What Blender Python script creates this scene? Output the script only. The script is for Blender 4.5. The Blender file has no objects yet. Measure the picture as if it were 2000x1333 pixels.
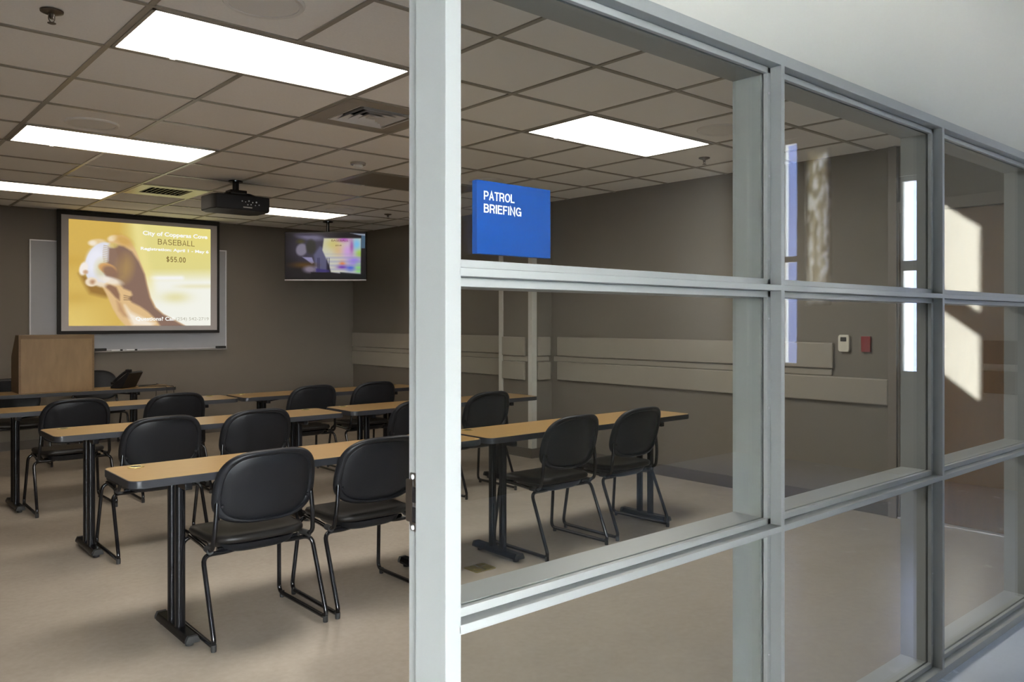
import bpy, bmesh, math, random
import numpy as np
from mathutils import Vector, Matrix
random.seed(7)
SC = bpy.context.scene
COL = SC.collection
PI = math.pi

# ------------------------------------------------------------------ layout constants (metres)
CAM_H = 1.40
CEIL = 2.643
XR = 5.845            # right wall of the briefing room
YF = 10.174           # front wall (screen wall)
XL = -1.50            # left wall
FY = 1.285            # corridor face of the glazed partition
GY0 = 1.335           # glass
IY = 1.440            # room face of the partition
GX, GYC, CELL = 1.0174, 3.9673, 0.62789   # ceiling grid origin and pitch
ZT = 0.73             # table height

# ------------------------------------------------------------------ materials
def srgb(r, g, b):
    f = lambda c: (c/255/12.92) if c/255 <= 0.04045 else ((c/255+0.055)/1.055)**2.4
    return (f(r), f(g), f(b), 1)

def mat(name, col, rough=0.5, metal=0.0, spec=0.5, vary=0.06, scale=18, bump=0.0, bscale=60, coat=0.0, stretch=None, emit=None, estr=0):
    m = bpy.data.materials.new(name); m.use_nodes = True
    nt = m.node_tree; N = nt.nodes; L = nt.links
    p = N['Principled BSDF']
    p.inputs['Roughness'].default_value = rough
    p.inputs['Metallic'].default_value = metal
    p.inputs['Specular IOR Level'].default_value = spec
    p.inputs['Coat Weight'].default_value = coat
    p.inputs['Coat Roughness'].default_value = 0.12
    tc = N.new('ShaderNodeTexCoord')
    mp = N.new('ShaderNodeMapping')
    if stretch: mp.inputs['Scale'].default_value = stretch
    L.new(tc.outputs['Object'], mp.inputs['Vector'])
    nz = N.new('ShaderNodeTexNoise'); nz.inputs['Scale'].default_value = scale; nz.inputs['Detail'].default_value = 5
    L.new(mp.outputs['Vector'], nz.inputs['Vector'])
    mx = N.new('ShaderNodeMix'); mx.data_type = 'RGBA'
    lo = [max(0, c*(1-vary)) for c in col[:3]] + [1]
    hi = [min(1, c*(1+vary)) for c in col[:3]] + [1]
    mx.inputs[6].default_value = lo; mx.inputs[7].default_value = hi
    L.new(nz.outputs['Fac'], mx.inputs[0])
    L.new(mx.outputs[2], p.inputs['Base Color'])
    if bump > 0:
        nb = N.new('ShaderNodeTexNoise'); nb.inputs['Scale'].default_value = bscale; nb.inputs['Detail'].default_value = 3
        L.new(mp.outputs['Vector'], nb.inputs['Vector'])
        bp = N.new('ShaderNodeBump'); bp.inputs['Strength'].default_value = bump; bp.inputs['Distance'].default_value = 0.002
        L.new(nb.outputs['Fac'], bp.inputs['Height']); L.new(bp.outputs['Normal'], p.inputs['Normal'])
    if emit:
        p.inputs['Emission Color'].default_value = emit; p.inputs['Emission Strength'].default_value = estr
    return m

def floor_material(name, a, b, rough):
    m = bpy.data.materials.new(name); m.use_nodes = True
    nt = m.node_tree; N = nt.nodes; L = nt.links; p = N['Principled BSDF']
    tc = N.new('ShaderNodeTexCoord')
    n1 = N.new('ShaderNodeTexNoise'); n1.inputs['Scale'].default_value = 5; n1.inputs['Detail'].default_value = 8; n1.inputs['Roughness'].default_value = 0.7
    n2 = N.new('ShaderNodeTexNoise'); n2.inputs['Scale'].default_value = 34; n2.inputs['Detail'].default_value = 4
    L.new(tc.outputs['Object'], n1.inputs['Vector']); L.new(tc.outputs['Object'], n2.inputs['Vector'])
    ad = N.new('ShaderNodeMath'); ad.operation = 'ADD'; L.new(n1.outputs['Fac'], ad.inputs[0]); L.new(n2.outputs['Fac'], ad.inputs[1])
    mr = N.new('ShaderNodeMapRange'); mr.inputs[1].default_value = 0.7; mr.inputs[2].default_value = 1.3
    L.new(ad.outputs[0], mr.inputs[0])
    mx = N.new('ShaderNodeMix'); mx.data_type = 'RGBA'; mx.inputs[6].default_value = a; mx.inputs[7].default_value = b
    L.new(mr.outputs[0], mx.inputs[0]); L.new(mx.outputs[2], p.inputs['Base Color'])
    r = N.new('ShaderNodeMapRange'); r.inputs[3].default_value = rough-0.05; r.inputs[4].default_value = rough+0.08
    L.new(n1.outputs['Fac'], r.inputs[0]); L.new(r.outputs[0], p.inputs['Roughness'])
    p.inputs['Specular IOR Level'].default_value = 0.5
    return m

def wood_material(name, a, b, rough, stretch):
    m = bpy.data.materials.new(name); m.use_nodes = True
    nt = m.node_tree; N = nt.nodes; L = nt.links; p = N['Principled BSDF']
    tc = N.new('ShaderNodeTexCoord'); mp = N.new('ShaderNodeMapping'); mp.inputs['Scale'].default_value = stretch
    L.new(tc.outputs['Object'], mp.inputs['Vector'])
    n1 = N.new('ShaderNodeTexNoise'); n1.inputs['Scale'].default_value = 6; n1.inputs['Detail'].default_value = 7; n1.inputs['Distortion'].default_value = 0.4
    L.new(mp.outputs['Vector'], n1.inputs['Vector'])
    mr = N.new('ShaderNodeMapRange'); mr.inputs[1].default_value = 0.3; mr.inputs[2].default_value = 0.7
    L.new(n1.outputs['Fac'], mr.inputs[0])
    mx = N.new('ShaderNodeMix'); mx.data_type = 'RGBA'; mx.inputs[6].default_value = a; mx.inputs[7].default_value = b
    L.new(mr.outputs[0], mx.inputs[0]); L.new(mx.outputs[2], p.inputs['Base Color'])
    p.inputs['Roughness'].default_value = rough
    return m

def glass_material(name):
    # clear architectural glass: straight-through transmission plus mirror reflection by Schlick's law on each face
    m = bpy.data.materials.new(name); m.use_nodes = True
    nt = m.node_tree; N = nt.nodes; L = nt.links; N.clear()
    out = N.new('ShaderNodeOutputMaterial')
    tr = N.new('ShaderNodeBsdfTransparent'); tr.inputs['Color'].default_value = (0.955, 0.97, 0.96, 1)
    gl = N.new('ShaderNodeBsdfGlossy'); gl.inputs['Roughness'].default_value = 0.0; gl.inputs['Color'].default_value = (1, 1, 1, 1)
    ge = N.new('ShaderNodeNewGeometry')
    dt = N.new('ShaderNodeVectorMath'); dt.operation = 'DOT_PRODUCT'
    L.new(ge.outputs['Incoming'], dt.inputs[0]); L.new(ge.outputs['Normal'], dt.inputs[1])
    ab = N.new('ShaderNodeMath'); ab.operation = 'ABSOLUTE'; L.new(dt.outputs['Value'], ab.inputs[0])
    om = N.new('ShaderNodeMath'); om.operation = 'SUBTRACT'; om.inputs[0].default_value = 1; L.new(ab.outputs[0], om.inputs[1])
    pw = N.new('ShaderNodeMath'); pw.operation = 'POWER'; pw.inputs[1].default_value = 5; L.new(om.outputs[0], pw.inputs[0])
    ma = N.new('ShaderNodeMath'); ma.operation = 'MULTIPLY_ADD'; ma.inputs[1].default_value = 0.96; ma.inputs[2].default_value = 0.04
    L.new(pw.outputs[0], ma.inputs[0])
    mx = N.new('ShaderNodeMixShader'); L.new(ma.outputs[0], mx.inputs[0]); L.new(tr.outputs[0], mx.inputs[1]); L.new(gl.outputs[0], mx.inputs[2])
    # a faint wipe-haze texture keeps the pane procedural
    nz = N.new('ShaderNodeTexNoise'); nz.inputs['Scale'].default_value = 2.2
    bp = N.new('ShaderNodeBump'); bp.inputs['Strength'].default_value = 0.006; bp.inputs['Distance'].default_value = 0.02
    L.new(nz.outputs['Fac'], bp.inputs['Height']); L.new(bp.outputs['Normal'], gl.inputs['Normal'])
    L.new(mx.outputs[0], out.inputs['Surface'])
    return m

def lamp_material(name, strength, col=(1.0, 0.955, 0.89, 1)):
    m = bpy.data.materials.new(name); m.use_nodes = True
    nt = m.node_tree; N = nt.nodes; L = nt.links; N.clear()
    out = N.new('ShaderNodeOutputMaterial'); em = N.new('ShaderNodeEmission')
    tc = N.new('ShaderNodeTexCoord'); sp = N.new('ShaderNodeSeparateXYZ'); L.new(tc.outputs['Generated'], sp.inputs[0])
    w = N.new('ShaderNodeMath'); w.operation = 'MULTIPLY'; w.inputs[1].default_value = 2*PI*2.0; L.new(sp.outputs['Y'], w.inputs[0])
    c = N.new('ShaderNodeMath'); c.operation = 'COSINE'; L.new(w.outputs[0], c.inputs[0])
    mr = N.new('ShaderNodeMapRange'); mr.inputs[1].default_value = -1; mr.inputs[2].default_value = 1; mr.inputs[3].default_value = 1.15; mr.inputs[4].default_value = 0.78
    L.new(c.outputs[0], mr.inputs[0])
    st = N.new('ShaderNodeMath'); st.operation = 'MULTIPLY'; st.inputs[1].default_value = strength; L.new(mr.outputs[0], st.inputs[0])
    em.inputs['Color'].default_value = col
    L.new(st.outputs[0], em.inputs['Strength']); L.new(em.outputs[0], out.inputs['Surface'])
    return m

def picture_material(name, strength, gloss=0.0):
    m = bpy.data.materials.new(name); m.use_nodes = True
    nt = m.node_tree; N = nt.nodes; L = nt.links; p = N['Principled BSDF']
    at = N.new('ShaderNodeVertexColor'); at.layer_name = 'picture'
    L.new(at.outputs['Color'], p.inputs['Emission Color'])
    p.inputs['Emission Strength'].default_value = strength
    p.inputs['Base Color'].default_value = (0.02, 0.02, 0.02, 1)
    p.inputs['Roughness'].default_value = 0.9 if gloss == 0 else 0.15
    p.inputs['Specular IOR Level'].default_value = gloss
    return m

def glow(name, col, strength):
    m = bpy.data.materials.new(name); m.use_nodes = True
    p = m.node_tree.nodes['Principled BSDF']
    p.inputs['Base Color'].default_value = (0.02, 0.02, 0.02, 1); p.inputs['Specular IOR Level'].default_value = 0
    p.inputs['Emission Color'].default_value = col; p.inputs['Emission Strength'].default_value = strength
    return m

def sunpatch_material():  # dappled sun on a pier, put into the colour of a translucent panel
    m = bpy.data.materials.new('translucent patterned blind'); m.use_nodes = True
    nt = m.node_tree; N = nt.nodes; L = nt.links; N.clear()
    out = N.new('ShaderNodeOutputMaterial'); tr = N.new('ShaderNodeBsdfTranslucent')
    tc = N.new('ShaderNodeTexCoord'); mp = N.new('ShaderNodeMapping'); mp.inputs['Scale'].default_value = (1, 11, 4.5); L.new(tc.outputs['Object'], mp.inputs[0])
    nz = N.new('ShaderNodeTexNoise'); nz.inputs['Scale'].default_value = 1.6; nz.inputs['Detail'].default_value = 2; L.new(mp.outputs[0], nz.inputs[0])
    rp = N.new('ShaderNodeValToRGB'); rp.color_ramp.elements[0].position = 0.45; rp.color_ramp.elements[0].color = (0.30, 0.27, 0.21, 1); rp.color_ramp.elements[1].position = 0.75; rp.color_ramp.elements[1].color = (0.78, 0.76, 0.73, 1)
    L.new(nz.outputs['Fac'], rp.inputs[0]); L.new(rp.outputs[0], tr.inputs['Color']); L.new(tr.outputs[0], out.inputs['Surface']); return m
M = {}
M['sunpatch'] = sunpatch_material()
M['cwall2'] = mat('brown grey corridor paint', (0.16, 0.145, 0.125, 1), 0.7, vary=0.02, scale=3, bump=0.06, bscale=220)
M['cfloor'] = floor_material('blue grey corridor linoleum', (0.66, 0.73, 0.86, 1), (0.69, 0.76, 0.89, 1), 0.24)
M['floor'] = floor_material('speckled linoleum', (0.35, 0.30, 0.248, 1), (0.40, 0.345, 0.287, 1), 0.22)
M['wall'] = mat('taupe wall paint', (0.155, 0.134, 0.108, 1), 0.75, vary=0.03, scale=3, bump=0.08, bscale=220)
M['cwall'] = mat('off white corridor paint', (0.72, 0.705, 0.65, 1), 0.7, vary=0.02, scale=3, bump=0.06, bscale=220)
M['tile'] = mat('white mineral ceiling tile', (0.93, 0.93, 0.93, 1), 0.9, vary=0.05, scale=90, bump=0.12, bscale=350)
M['tee'] = mat('painted steel ceiling tee', (0.34, 0.32, 0.28, 1), 0.28, vary=0.03)
M['plate'] = mat('painted steel ceiling plate', (0.40, 0.37, 0.33, 1), 0.22, vary=0.03)
M['louver'] = mat('white louver enamel', (0.72, 0.72, 0.74, 1), 0.35, vary=0.03)
M['dark'] = mat('dark duct interior', (0.02, 0.02, 0.018, 1), 0.8)
M['frame'] = mat('pale grey frame enamel', (0.40, 0.412, 0.405, 1), 0.42, vary=0.02, scale=6)
M['glass'] = glass_material('clear glass')
M['rail'] = mat('putty vinyl bumper rail', (0.27, 0.24, 0.20, 1), 0.5, vary=0.03, scale=8)
M['base'] = mat('dark brown rubber baseboard', (0.085, 0.07, 0.055, 1), 0.5, vary=0.08)
M['guard'] = mat('grey vinyl corner guard', (0.50, 0.48, 0.44, 1), 0.45, vary=0.03)
M['lam'] = wood_material('tan wood laminate', (0.265, 0.158, 0.056, 1), (0.325, 0.20, 0.077, 1), 0.30, (1.2, 14, 14))
M['edge'] = mat('charcoal rubber edge', (0.022, 0.023, 0.028, 1), 0.42, vary=0.08)
M['black'] = mat('black powder coated steel', (0.006, 0.006, 0.007, 1), 0.22, spec=0.28, vary=0.1)
M['gloss'] = mat('gloss black tube steel', (0.006, 0.006, 0.007, 1), 0.13, spec=0.4, vary=0.1)
M['seat'] = mat('charcoal moulded plastic', (0.009, 0.0095, 0.0115, 1), 0.38, spec=0.22, vary=0.10, scale=30, bump=0.25, bscale=500)
M['vinyl'] = mat('dark grey seat vinyl', (0.012, 0.0108, 0.010, 1), 0.40, spec=0.25, vary=0.10, scale=40, bump=0.25, bscale=400)
M['rub'] = mat('black rubber', (0.015, 0.015, 0.015, 1), 0.7)
M['chrome'] = mat('brushed nickel', (0.55, 0.55, 0.56, 1), 0.28, metal=1.0, vary=0.04)
M['brass'] = mat('satin brass', (0.42, 0.34, 0.12, 1), 0.30, metal=0.8, vary=0.12, scale=40)
M['blue'] = mat('blue acrylic sign', srgb(0, 58, 126), 0.45, vary=0.02)
M['white'] = mat('white lettering', (0.88, 0.88, 0.9, 1), 0.5, vary=0.01)
M['screenblack'] = mat('black screen masking', (0.008, 0.007, 0.007, 1), 0.8)
M['screengrey'] = mat('matt white screen cloth', (0.44, 0.41, 0.41, 1), 0.85, vary=0.02)
M['wb'] = mat('gloss white board', (0.37, 0.375, 0.40, 1), 0.18, vary=0.02)
M['alu'] = mat('brushed aluminium', (0.58, 0.58, 0.60, 1), 0.35, metal=0.7, vary=0.05, stretch=(1, 20, 20))
M['podium'] = wood_material('maple veneer', (0.19, 0.115, 0.048, 1), (0.23, 0.142, 0.062, 1), 0.4, (3, 3, 0.8))
M['podium2'] = wood_material('darker maple edge', (0.12, 0.068, 0.022, 1), (0.15, 0.086, 0.03, 1), 0.4, (1, 8, 8))
M['oak'] = wood_material('red oak door veneer', (0.135, 0.065, 0.018, 1), (0.18, 0.09, 0.028, 1), 0.38, (7, 7, 0.6))
M['dframe'] = mat('taupe door frame enamel', (0.17, 0.14, 0.115, 1), 0.45, vary=0.03)
M['phone'] = mat('black phone plastic', (0.006, 0.006, 0.007, 1), 0.45, spec=0.3)
M['tstat'] = mat('ivory plastic', (0.60, 0.57, 0.48, 1), 0.45, vary=0.02)
M['lcd'] = mat('dark display', (0.02, 0.018, 0.02, 1), 0.2)
M['red'] = mat('red plastic', (0.20, 0.012, 0.010, 1), 0.45, vary=0.05)
M['bronze'] = mat('dark sprinkler metal', (0.16, 0.14, 0.12, 1), 0.35, metal=0.9, vary=0.1)
M['speaker'] = mat('white speaker grille', (0.84, 0.84, 0.84, 1), 0.6, vary=0.06, scale=400)
M['lens_off'] = mat('unlit prismatic lens', (0.22, 0.19, 0.15, 1), 0.5, vary=0.05, scale=160)
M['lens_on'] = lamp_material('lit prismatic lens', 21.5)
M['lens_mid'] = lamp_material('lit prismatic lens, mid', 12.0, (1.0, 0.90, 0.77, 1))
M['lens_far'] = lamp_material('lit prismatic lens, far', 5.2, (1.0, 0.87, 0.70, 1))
M['winframe'] = mat('white window frame', (0.70, 0.71, 0.72, 1), 0.4, vary=0.02)
M['ground'] = mat('pale concrete ground', (0.80, 0.78, 0.75, 1), 0.9, vary=0.10, scale=2)
M['blocker_skin'] = mat('dark metal cladding', (0.03, 0.028, 0.026, 1), 0.8, vary=0.1, scale=4)
M['blue_blocker'] = mat('blue grey facade', (0.10, 0.12, 0.24, 1), 0.7, vary=0.3, scale=1.2)
M['light_blocker'] = mat('grey canopy soffit', (0.55, 0.55, 0.54, 1), 0.8, vary=0.03)

# ------------------------------------------------------------------ mesh helpers
def box(bm, x0, x1, y0, y1, z0, z1, bev=0.0, seg=2):
    vs = [bm.verts.new(c) for c in ((x0,y0,z0),(x1,y0,z0),(x1,y1,z0),(x0,y1,z0),(x0,y0,z1),(x1,y0,z1),(x1,y1,z1),(x0,y1,z1))]
    fs = [bm.faces.new([vs[i] for i in f]) for f in ((3,2,1,0),(4,5,6,7),(0,1,5,4),(1,2,6,5),(2,3,7,6),(3,0,4,7))]
    if bev > 0:
        es = list({e for f in fs for e in f.edges})
        bmesh.ops.bevel(bm, geom=es, offset=bev, segments=seg, affect='EDGES', profile=0.5)

def prism(bm, pts, axis, a, b, bev=0.0):
    # pts: 2D polygon; axis: the extrusion axis
    def P(p, t):
        return {'x': (t, p[0], p[1]), 'y': (p[0], t, p[1]), 'z': (p[0], p[1], t)}[axis]
    va = [bm.verts.new(P(p, a)) for p in pts]; vb = [bm.verts.new(P(p, b)) for p in pts]
    n = len(pts); fs = []
    fs.append(bm.faces.new(va)); fs.append(bm.faces.new(vb[::-1]))
    for i in range(n):
        fs.append(bm.faces.new((va[i], vb[i], vb[(i+1) % n], va[(i+1) % n])))
    if bev > 0:
        es = list({e for f in fs[:2] for e in f.edges})
        bmesh.ops.bevel(bm, geom=es, offset=bev, segments=2, affect='EDGES', profile=0.5)

def rrect(x0, x1, y0, y1, r, n=6):
    pts = []
    for cx, cy, a0 in ((x1-r, y1-r, 0), (x0+r, y1-r, 90), (x0+r, y0+r, 180), (x1-r, y0+r, 270)):
        for k in range(n+1):
            a = math.radians(a0+90*k/n); pts.append((cx+r*math.cos(a), cy+r*math.sin(a)))
    return pts

def lathe(bm, prof, cx=0, cy=0, cz=0, n=24, flip=False):
    # prof: list of (radius, z)
    rings = []
    for r, z in prof:
        if r < 1e-6: rings.append([bm.verts.new((cx, cy, cz+z))])
        else: rings.append([bm.verts.new((cx+r*math.cos(2*PI*k/n), cy+r*math.sin(2*PI*k/n), cz+z)) for k in range(n)])
    for a, b in zip(rings, rings[1:]):
        for k in range(n):
            l = (k+1) % n
            if len(a) == 1 and len(b) == 1: continue
            if len(a) == 1: bm.faces.new((a[0], b[k], b[l]))
            elif len(b) == 1: bm.faces.new((a[k], b[0], a[l]))
            else: bm.faces.new((a[k], b[k], b[l], a[l]))

def fillet(pts, rad, n=5):
    pts = [Vector(p) for p in pts]; out = [pts[0]]
    for i in range(1, len(pts)-1):
        p, q, r = pts[i-1], pts[i], pts[i+1]
        d1 = (p-q); d2 = (r-q); R = min(rad, d1.length*0.45, d2.length*0.45)
        d1.normalize(); d2.normalize()
        a = q+d1*R; b = q+d2*R
        for k in range(n+1):
            t = k/n; out.append(a*(1-t)**2+q*2*t*(1-t)+b*t*t)
    out.append(pts[-1]); return out

def tube(bm, pts, r, n=10, rad=0.03, r2=None, cap=True):
    P = fillet(pts, rad) if len(pts) > 2 else [Vector(p) for p in pts]
    up = None; rings = []
    for i, p in enumerate(P):
        t = (P[min(i+1, len(P)-1)]-P[max(i-1, 0)]).normalized()
        if up is None:
            up = Vector((0, 0, 1)) if abs(t.z) < 0.9 else Vector((1, 0, 0))
        s = t.cross(up).normalized(); up = s.cross(t).normalized()
        ra, rb = r, (r2 or r)
        rings.append([bm.verts.new(p+s*ra*math.cos(2*PI*k/n)+up*rb*math.sin(2*PI*k/n)) for k in range(n)])
    for a, b in zip(rings, rings[1:]):
        for k in range(n):
            l = (k+1) % n; bm.faces.new((a[k], a[l], b[l], b[k]))
    if cap:
        bm.faces.new(rings[0][::-1]); bm.faces.new(rings[-1])

def arc(cx, cz, rx, rz, a0, a1, n=14):
    return [(cx+rx*math.cos(math.radians(a0+(a1-a0)*k/n)), cz+rz*math.sin(math.radians(a0+(a1-a0)*k/n))) for k in range(n+1)]
W_ = 0.075   # half stroke of the grotesque capitals, cap height 1
def _glyphs():
    h = W_; t = 1-h; m = 0.53
    bowl = lambda x, r, z0, z1: [(h, z1)]+arc(x, (z0+z1)/2, r, (z1-z0)/2, 90, -90)+[(h, z0)]
    S = arc(0.34, 0.735, 0.245, 0.19, 20, 250, 16)+arc(0.34, 0.285, 0.27, 0.21, 75, -160, 18)
    G = {
     'P': (0.66, [[(h, 0), (h, 1)], bowl(0.37, 0.23, 0.44, t)]),
     'R': (0.70, [[(h, 0), (h, 1)], bowl(0.39, 0.235, 0.46, t), [(0.40, 0.46), (0.52, 0.40), (0.57, 0.22), (0.60, 0)]]),
     'B': (0.68, [[(h, 0), (h, 1)], bowl(0.36, 0.21, m, t), bowl(0.38, 0.235, h, m)]),
     'A': (0.70, [[(0.06, 0), (0.35, 0.96), (0.64, 0)], [(0.17, 0.33), (0.53, 0.33)]]),
     'T': (0.62, [[(0.31, 0), (0.31, t)], [(0, t), (0.62, t)]]),
     'O': (0.80, [arc(0.40, 0.5, 0.40-h, 0.5-h+0.01, 0, 360, 30)]),
     'L': (0.56, [[(h, 1), (h, h), (0.56, h)]]),
     'I': (0.17, [[(0.085, 0), (0.085, 1)]]),
     'E': (0.63, [[(0.62, h), (h, h), (h, t), (0.61, t)], [(h, m), (0.57, m)]]),
     'F': (0.58, [[(h, 0), (h, t), (0.58, t)], [(h, m-0.02), (0.51, m-0.02)]]),
     'N': (0.70, [[(h, 0), (h, 0.97), (0.70-h, 0.03), (0.70-h, 1)]]),
     'G': (0.78, [arc(0.40, 0.5, 0.40-h, 0.5-h+0.01, 38, 345, 26), [(0.42, 0.47), (0.70, 0.47), (0.70, 0)]]),
     'S': (0.68, [S]),
     '5': (0.57, [[(0.52, t), (0.15, t), (0.10, 0.50)]+arc(0.28, 0.34, 0.215, 0.265, 130, -150, 18)]),
     '0': (0.57, [arc(0.285, 0.5, 0.285-h, 0.5-h+0.01, 0, 360, 26)]),
     '$': (0.62, [[(x*0.88, 0.06+z*0.88) for x, z in S], [(0.30, -0.08), (0.30, 1.08)]]),
     '.': (0.17, [[(0.085, 0), (0.085, 0.16)]]),
    }
    return G
def stroke_text(name, text, m, parent, x0, x1, z0, z1, y, gap=0.13, weight=1.0, depth=0.0):
    # lettering drawn as even strokes, standing in the plane Y = y and fitted to x0..x1, cap height z0..z1
    G = _glyphs(); x = 0; strokes = []
    for ch in text:
        if ch == ' ': x += 0.3; continue
        w, st = G[ch]; strokes += [[(x+px, pz) for px, pz in l] for l in st]; x += w+gap
    tot = x-gap; kx = (x1-x0)/tot; kz = z1-z0; bm = B(); h = W_*weight
    for si, l in enumerate(strokes):
        closed = math.hypot(l[0][0]-l[-1][0], l[0][1]-l[-1][1]) < 1e-6
        n = len(l); L_, R_ = [], []
        for i in range(n):
            a = l[i-1] if i > 0 else (l[-2] if closed else None); b = l[i+1] if i < n-1 else (l[1] if closed else None); p = l[i]
            d1 = None if a is None else Vector((p[0]-a[0], p[1]-a[1])).normalized(); d2 = None if b is None else Vector((b[0]-p[0], b[1]-p[1])).normalized()
            d = (d1 or d2) if (d1 is None or d2 is None) else (d1+d2)
            if d.length < 1e-3: d = d1
            d.normalize(); nrm = Vector((-d.y, d.x)); k = 1.0
            if d1 is not None and d2 is not None: k = 1/max(0.45, nrm.dot(Vector((-d1.y, d1.x))))
            dy = y-0.00004*(si % 5)
            q = lambda s: bm.verts.new((x0+(p[0]+nrm.x*h*k*s)*kx, dy, z0+(p[1]+nrm.y*h*k*s)*kz))
            L_.append(q(1)); R_.append(q(-1))
        for i in range(n-1): bm.faces.new((L_[i], R_[i], R_[i+1], L_[i+1]))
    if depth > 0:
        r = bmesh.ops.extrude_face_region(bm, geom=bm.faces[:])
        bmesh.ops.translate(bm, vec=(0, -depth, 0), verts=[e for e in r['geom'] if isinstance(e, bmesh.types.BMVert)])
    return obj(name, bm, m, parent, smooth=False)

def B(): return bmesh.new()

def obj(name, bm, m, parent=None, smooth=True, angle=35):
    bmesh.ops.recalc_face_normals(bm, faces=bm.faces[:])
    me = bpy.data.meshes.new(name); bm.to_mesh(me); bm.free()
    o = bpy.data.objects.new(name, me); COL.objects.link(o)
    me.materials.append(M[m] if isinstance(m, str) else m)
    if smooth:
        me.shade_smooth() if hasattr(me, 'shade_smooth') else None
        try: me.set_sharp_from_angle(angle=math.radians(angle))
        except Exception: pass
        if angle <= 35:
            wm = o.modifiers.new('weighted normals', 'WEIGHTED_NORMAL'); wm.keep_sharp = True; wm.weight = 90
    if parent: o.parent = parent
    return o

def tag(o, label, cat, group=None):
    o['label'] = label; o['category'] = cat
    if group: o['group'] = group
    return o

def thing(name, label, cat, loc=(0,0,0), rz=0, group=None):
    o = bpy.data.objects.new(name, None); COL.objects.link(o)
    o.location = loc; o.rotation_euler = (0, 0, rz); o.empty_display_size = 0.1
    return tag(o, label, cat, group)

def struct(name, bm, m, parent=None, smooth=False):
    o = obj(name, bm, m, parent, smooth)
    if not parent: o['kind'] = 'structure'
    return o

def sroot(name):
    o = bpy.data.objects.new(name, None); COL.objects.link(o); o['kind'] = 'structure'; return o

def dup(root, loc, rz=0, label=None, group=None):
    r = root.copy(); COL.objects.link(r); r.location = loc; r.rotation_euler = (0, 0, rz)
    if label: r['label'] = label
    if group: r['group'] = group
    for ch in list(root.children):
        c = ch.copy(); COL.objects.link(c); c.parent = r
        for g in list(ch.children):
            d = g.copy(); COL.objects.link(d); d.parent = c
    return r

class _F: pass
def _faces(me):
    out = []
    for p in me.polygons:
        f = _F(); f.verts = [me.vertices[i] for i in p.vertices]; out.append(f)
    return out
def text_mesh(name, s, m, parent, x0, x1, z0, z1, y, bold=0.0, depth=0.0008, rot=None, spacing=1.0):
    # lettering standing in the plane Y = y, fitted to the box x0..x1, z0..z1 (cap height to z0..z1)
    cu = bpy.data.curves.new(name, 'FONT'); cu.body = s; cu.size = 1.0; cu.offset = bold; cu.extrude = 0.0; cu.space_character = spacing
    cu.resolution_u = 4
    t = bpy.data.objects.new(name, cu); COL.objects.link(t)
    dg = bpy.context.evaluated_depsgraph_get(); dg.update()
    me = bpy.data.meshes.new_from_object(t.evaluated_get(dg))
    bpy.data.objects.remove(t); bpy.data.curves.remove(cu)
    xs = [v.co.x for v in me.vertices]; ys = [v.co.y for v in me.vertices]
    ax, bx, ay, by = min(xs), max(xs), min(ys), max(ys)
    for v in me.vertices:
        u = (v.co.x-ax)/(bx-ax); w = (v.co.y-ay)/(by-ay)
        v.co = (x0+u*(x1-x0), y, z0+w*(z1-z0))
    # one mesh per word: cut where the gap between letters is wide
    cell = (x1-x0)/(bx-ax); iv = sorted((min(v.co.x for v in f.verts), max(v.co.x for v in f.verts)) for f in [p for p in _faces(me)])
    cuts = []; end = iv[0][1]
    for lo, hi in iv:
        if lo-end > 0.165*cell: cuts.append((lo+end)/2)
        end = max(end, hi)
    if cuts:
        edges = [-1e9]+cuts+[1e9]; last = None
        for lo, hi in zip(edges, edges[1:]):
            bm = bmesh.new(); bm.from_mesh(me)
            bmesh.ops.delete(bm, geom=[f for f in bm.faces if not lo < f.calc_center_median().x < hi], context='FACES')
            last = obj(name, bm, m, parent, smooth=False)
        bpy.data.meshes.remove(me); return last
    bm = bmesh.new(); bm.from_mesh(me); bpy.data.meshes.remove(me)
    if depth > 0:
        r = bmesh.ops.extrude_face_region(bm, geom=bm.faces[:])
        bmesh.ops.translate(bm, vec=(0, -depth, 0), verts=[e for e in r['geom'] if isinstance(e, bmesh.types.BMVert)])
    return obj(name, bm, m, parent, smooth=False)

# ================================================================== THE SETTING
# floor (room and corridor run through), walls, ceiling
bm = B(); box(bm, XL-0.15, XR+0.15, 1.29, YF+0.15, -0.12, 0.0); struct('floor', bm, 'floor')
bm = B(); box(bm, -6.2, 7.7, -2.45, 1.29, -0.12, 0.0); struct('floor_corridor', bm, 'cfloor')
bm = B(); box(bm, -60, 60, -70, -2.45, -0.30, -0.10); struct('outside_ground', bm, 'ground')
bm = B(); box(bm, XL-0.15, XR+0.15, YF, YF+0.15, 0, CEIL+0.3); struct('wall_front', bm, 'wall')
bm = B(); box(bm, XL-0.15, XL, 1.43, YF, 0, CEIL+0.3); struct('wall_left', bm, 'wall')
# right wall with the door opening near the glass
DY0, DY1 = 1.575, 2.535
bm = B(); box(bm, XR, XR+0.15, DY1, YF, 0, CEIL+0.3); box(bm, XR, XR+0.15, DY0, DY1, 2.17, CEIL+0.3); box(bm, XR, XR+0.15, 1.43, DY0, 0, CEIL+0.3)
struct('wall_right', bm, 'wall')
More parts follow.
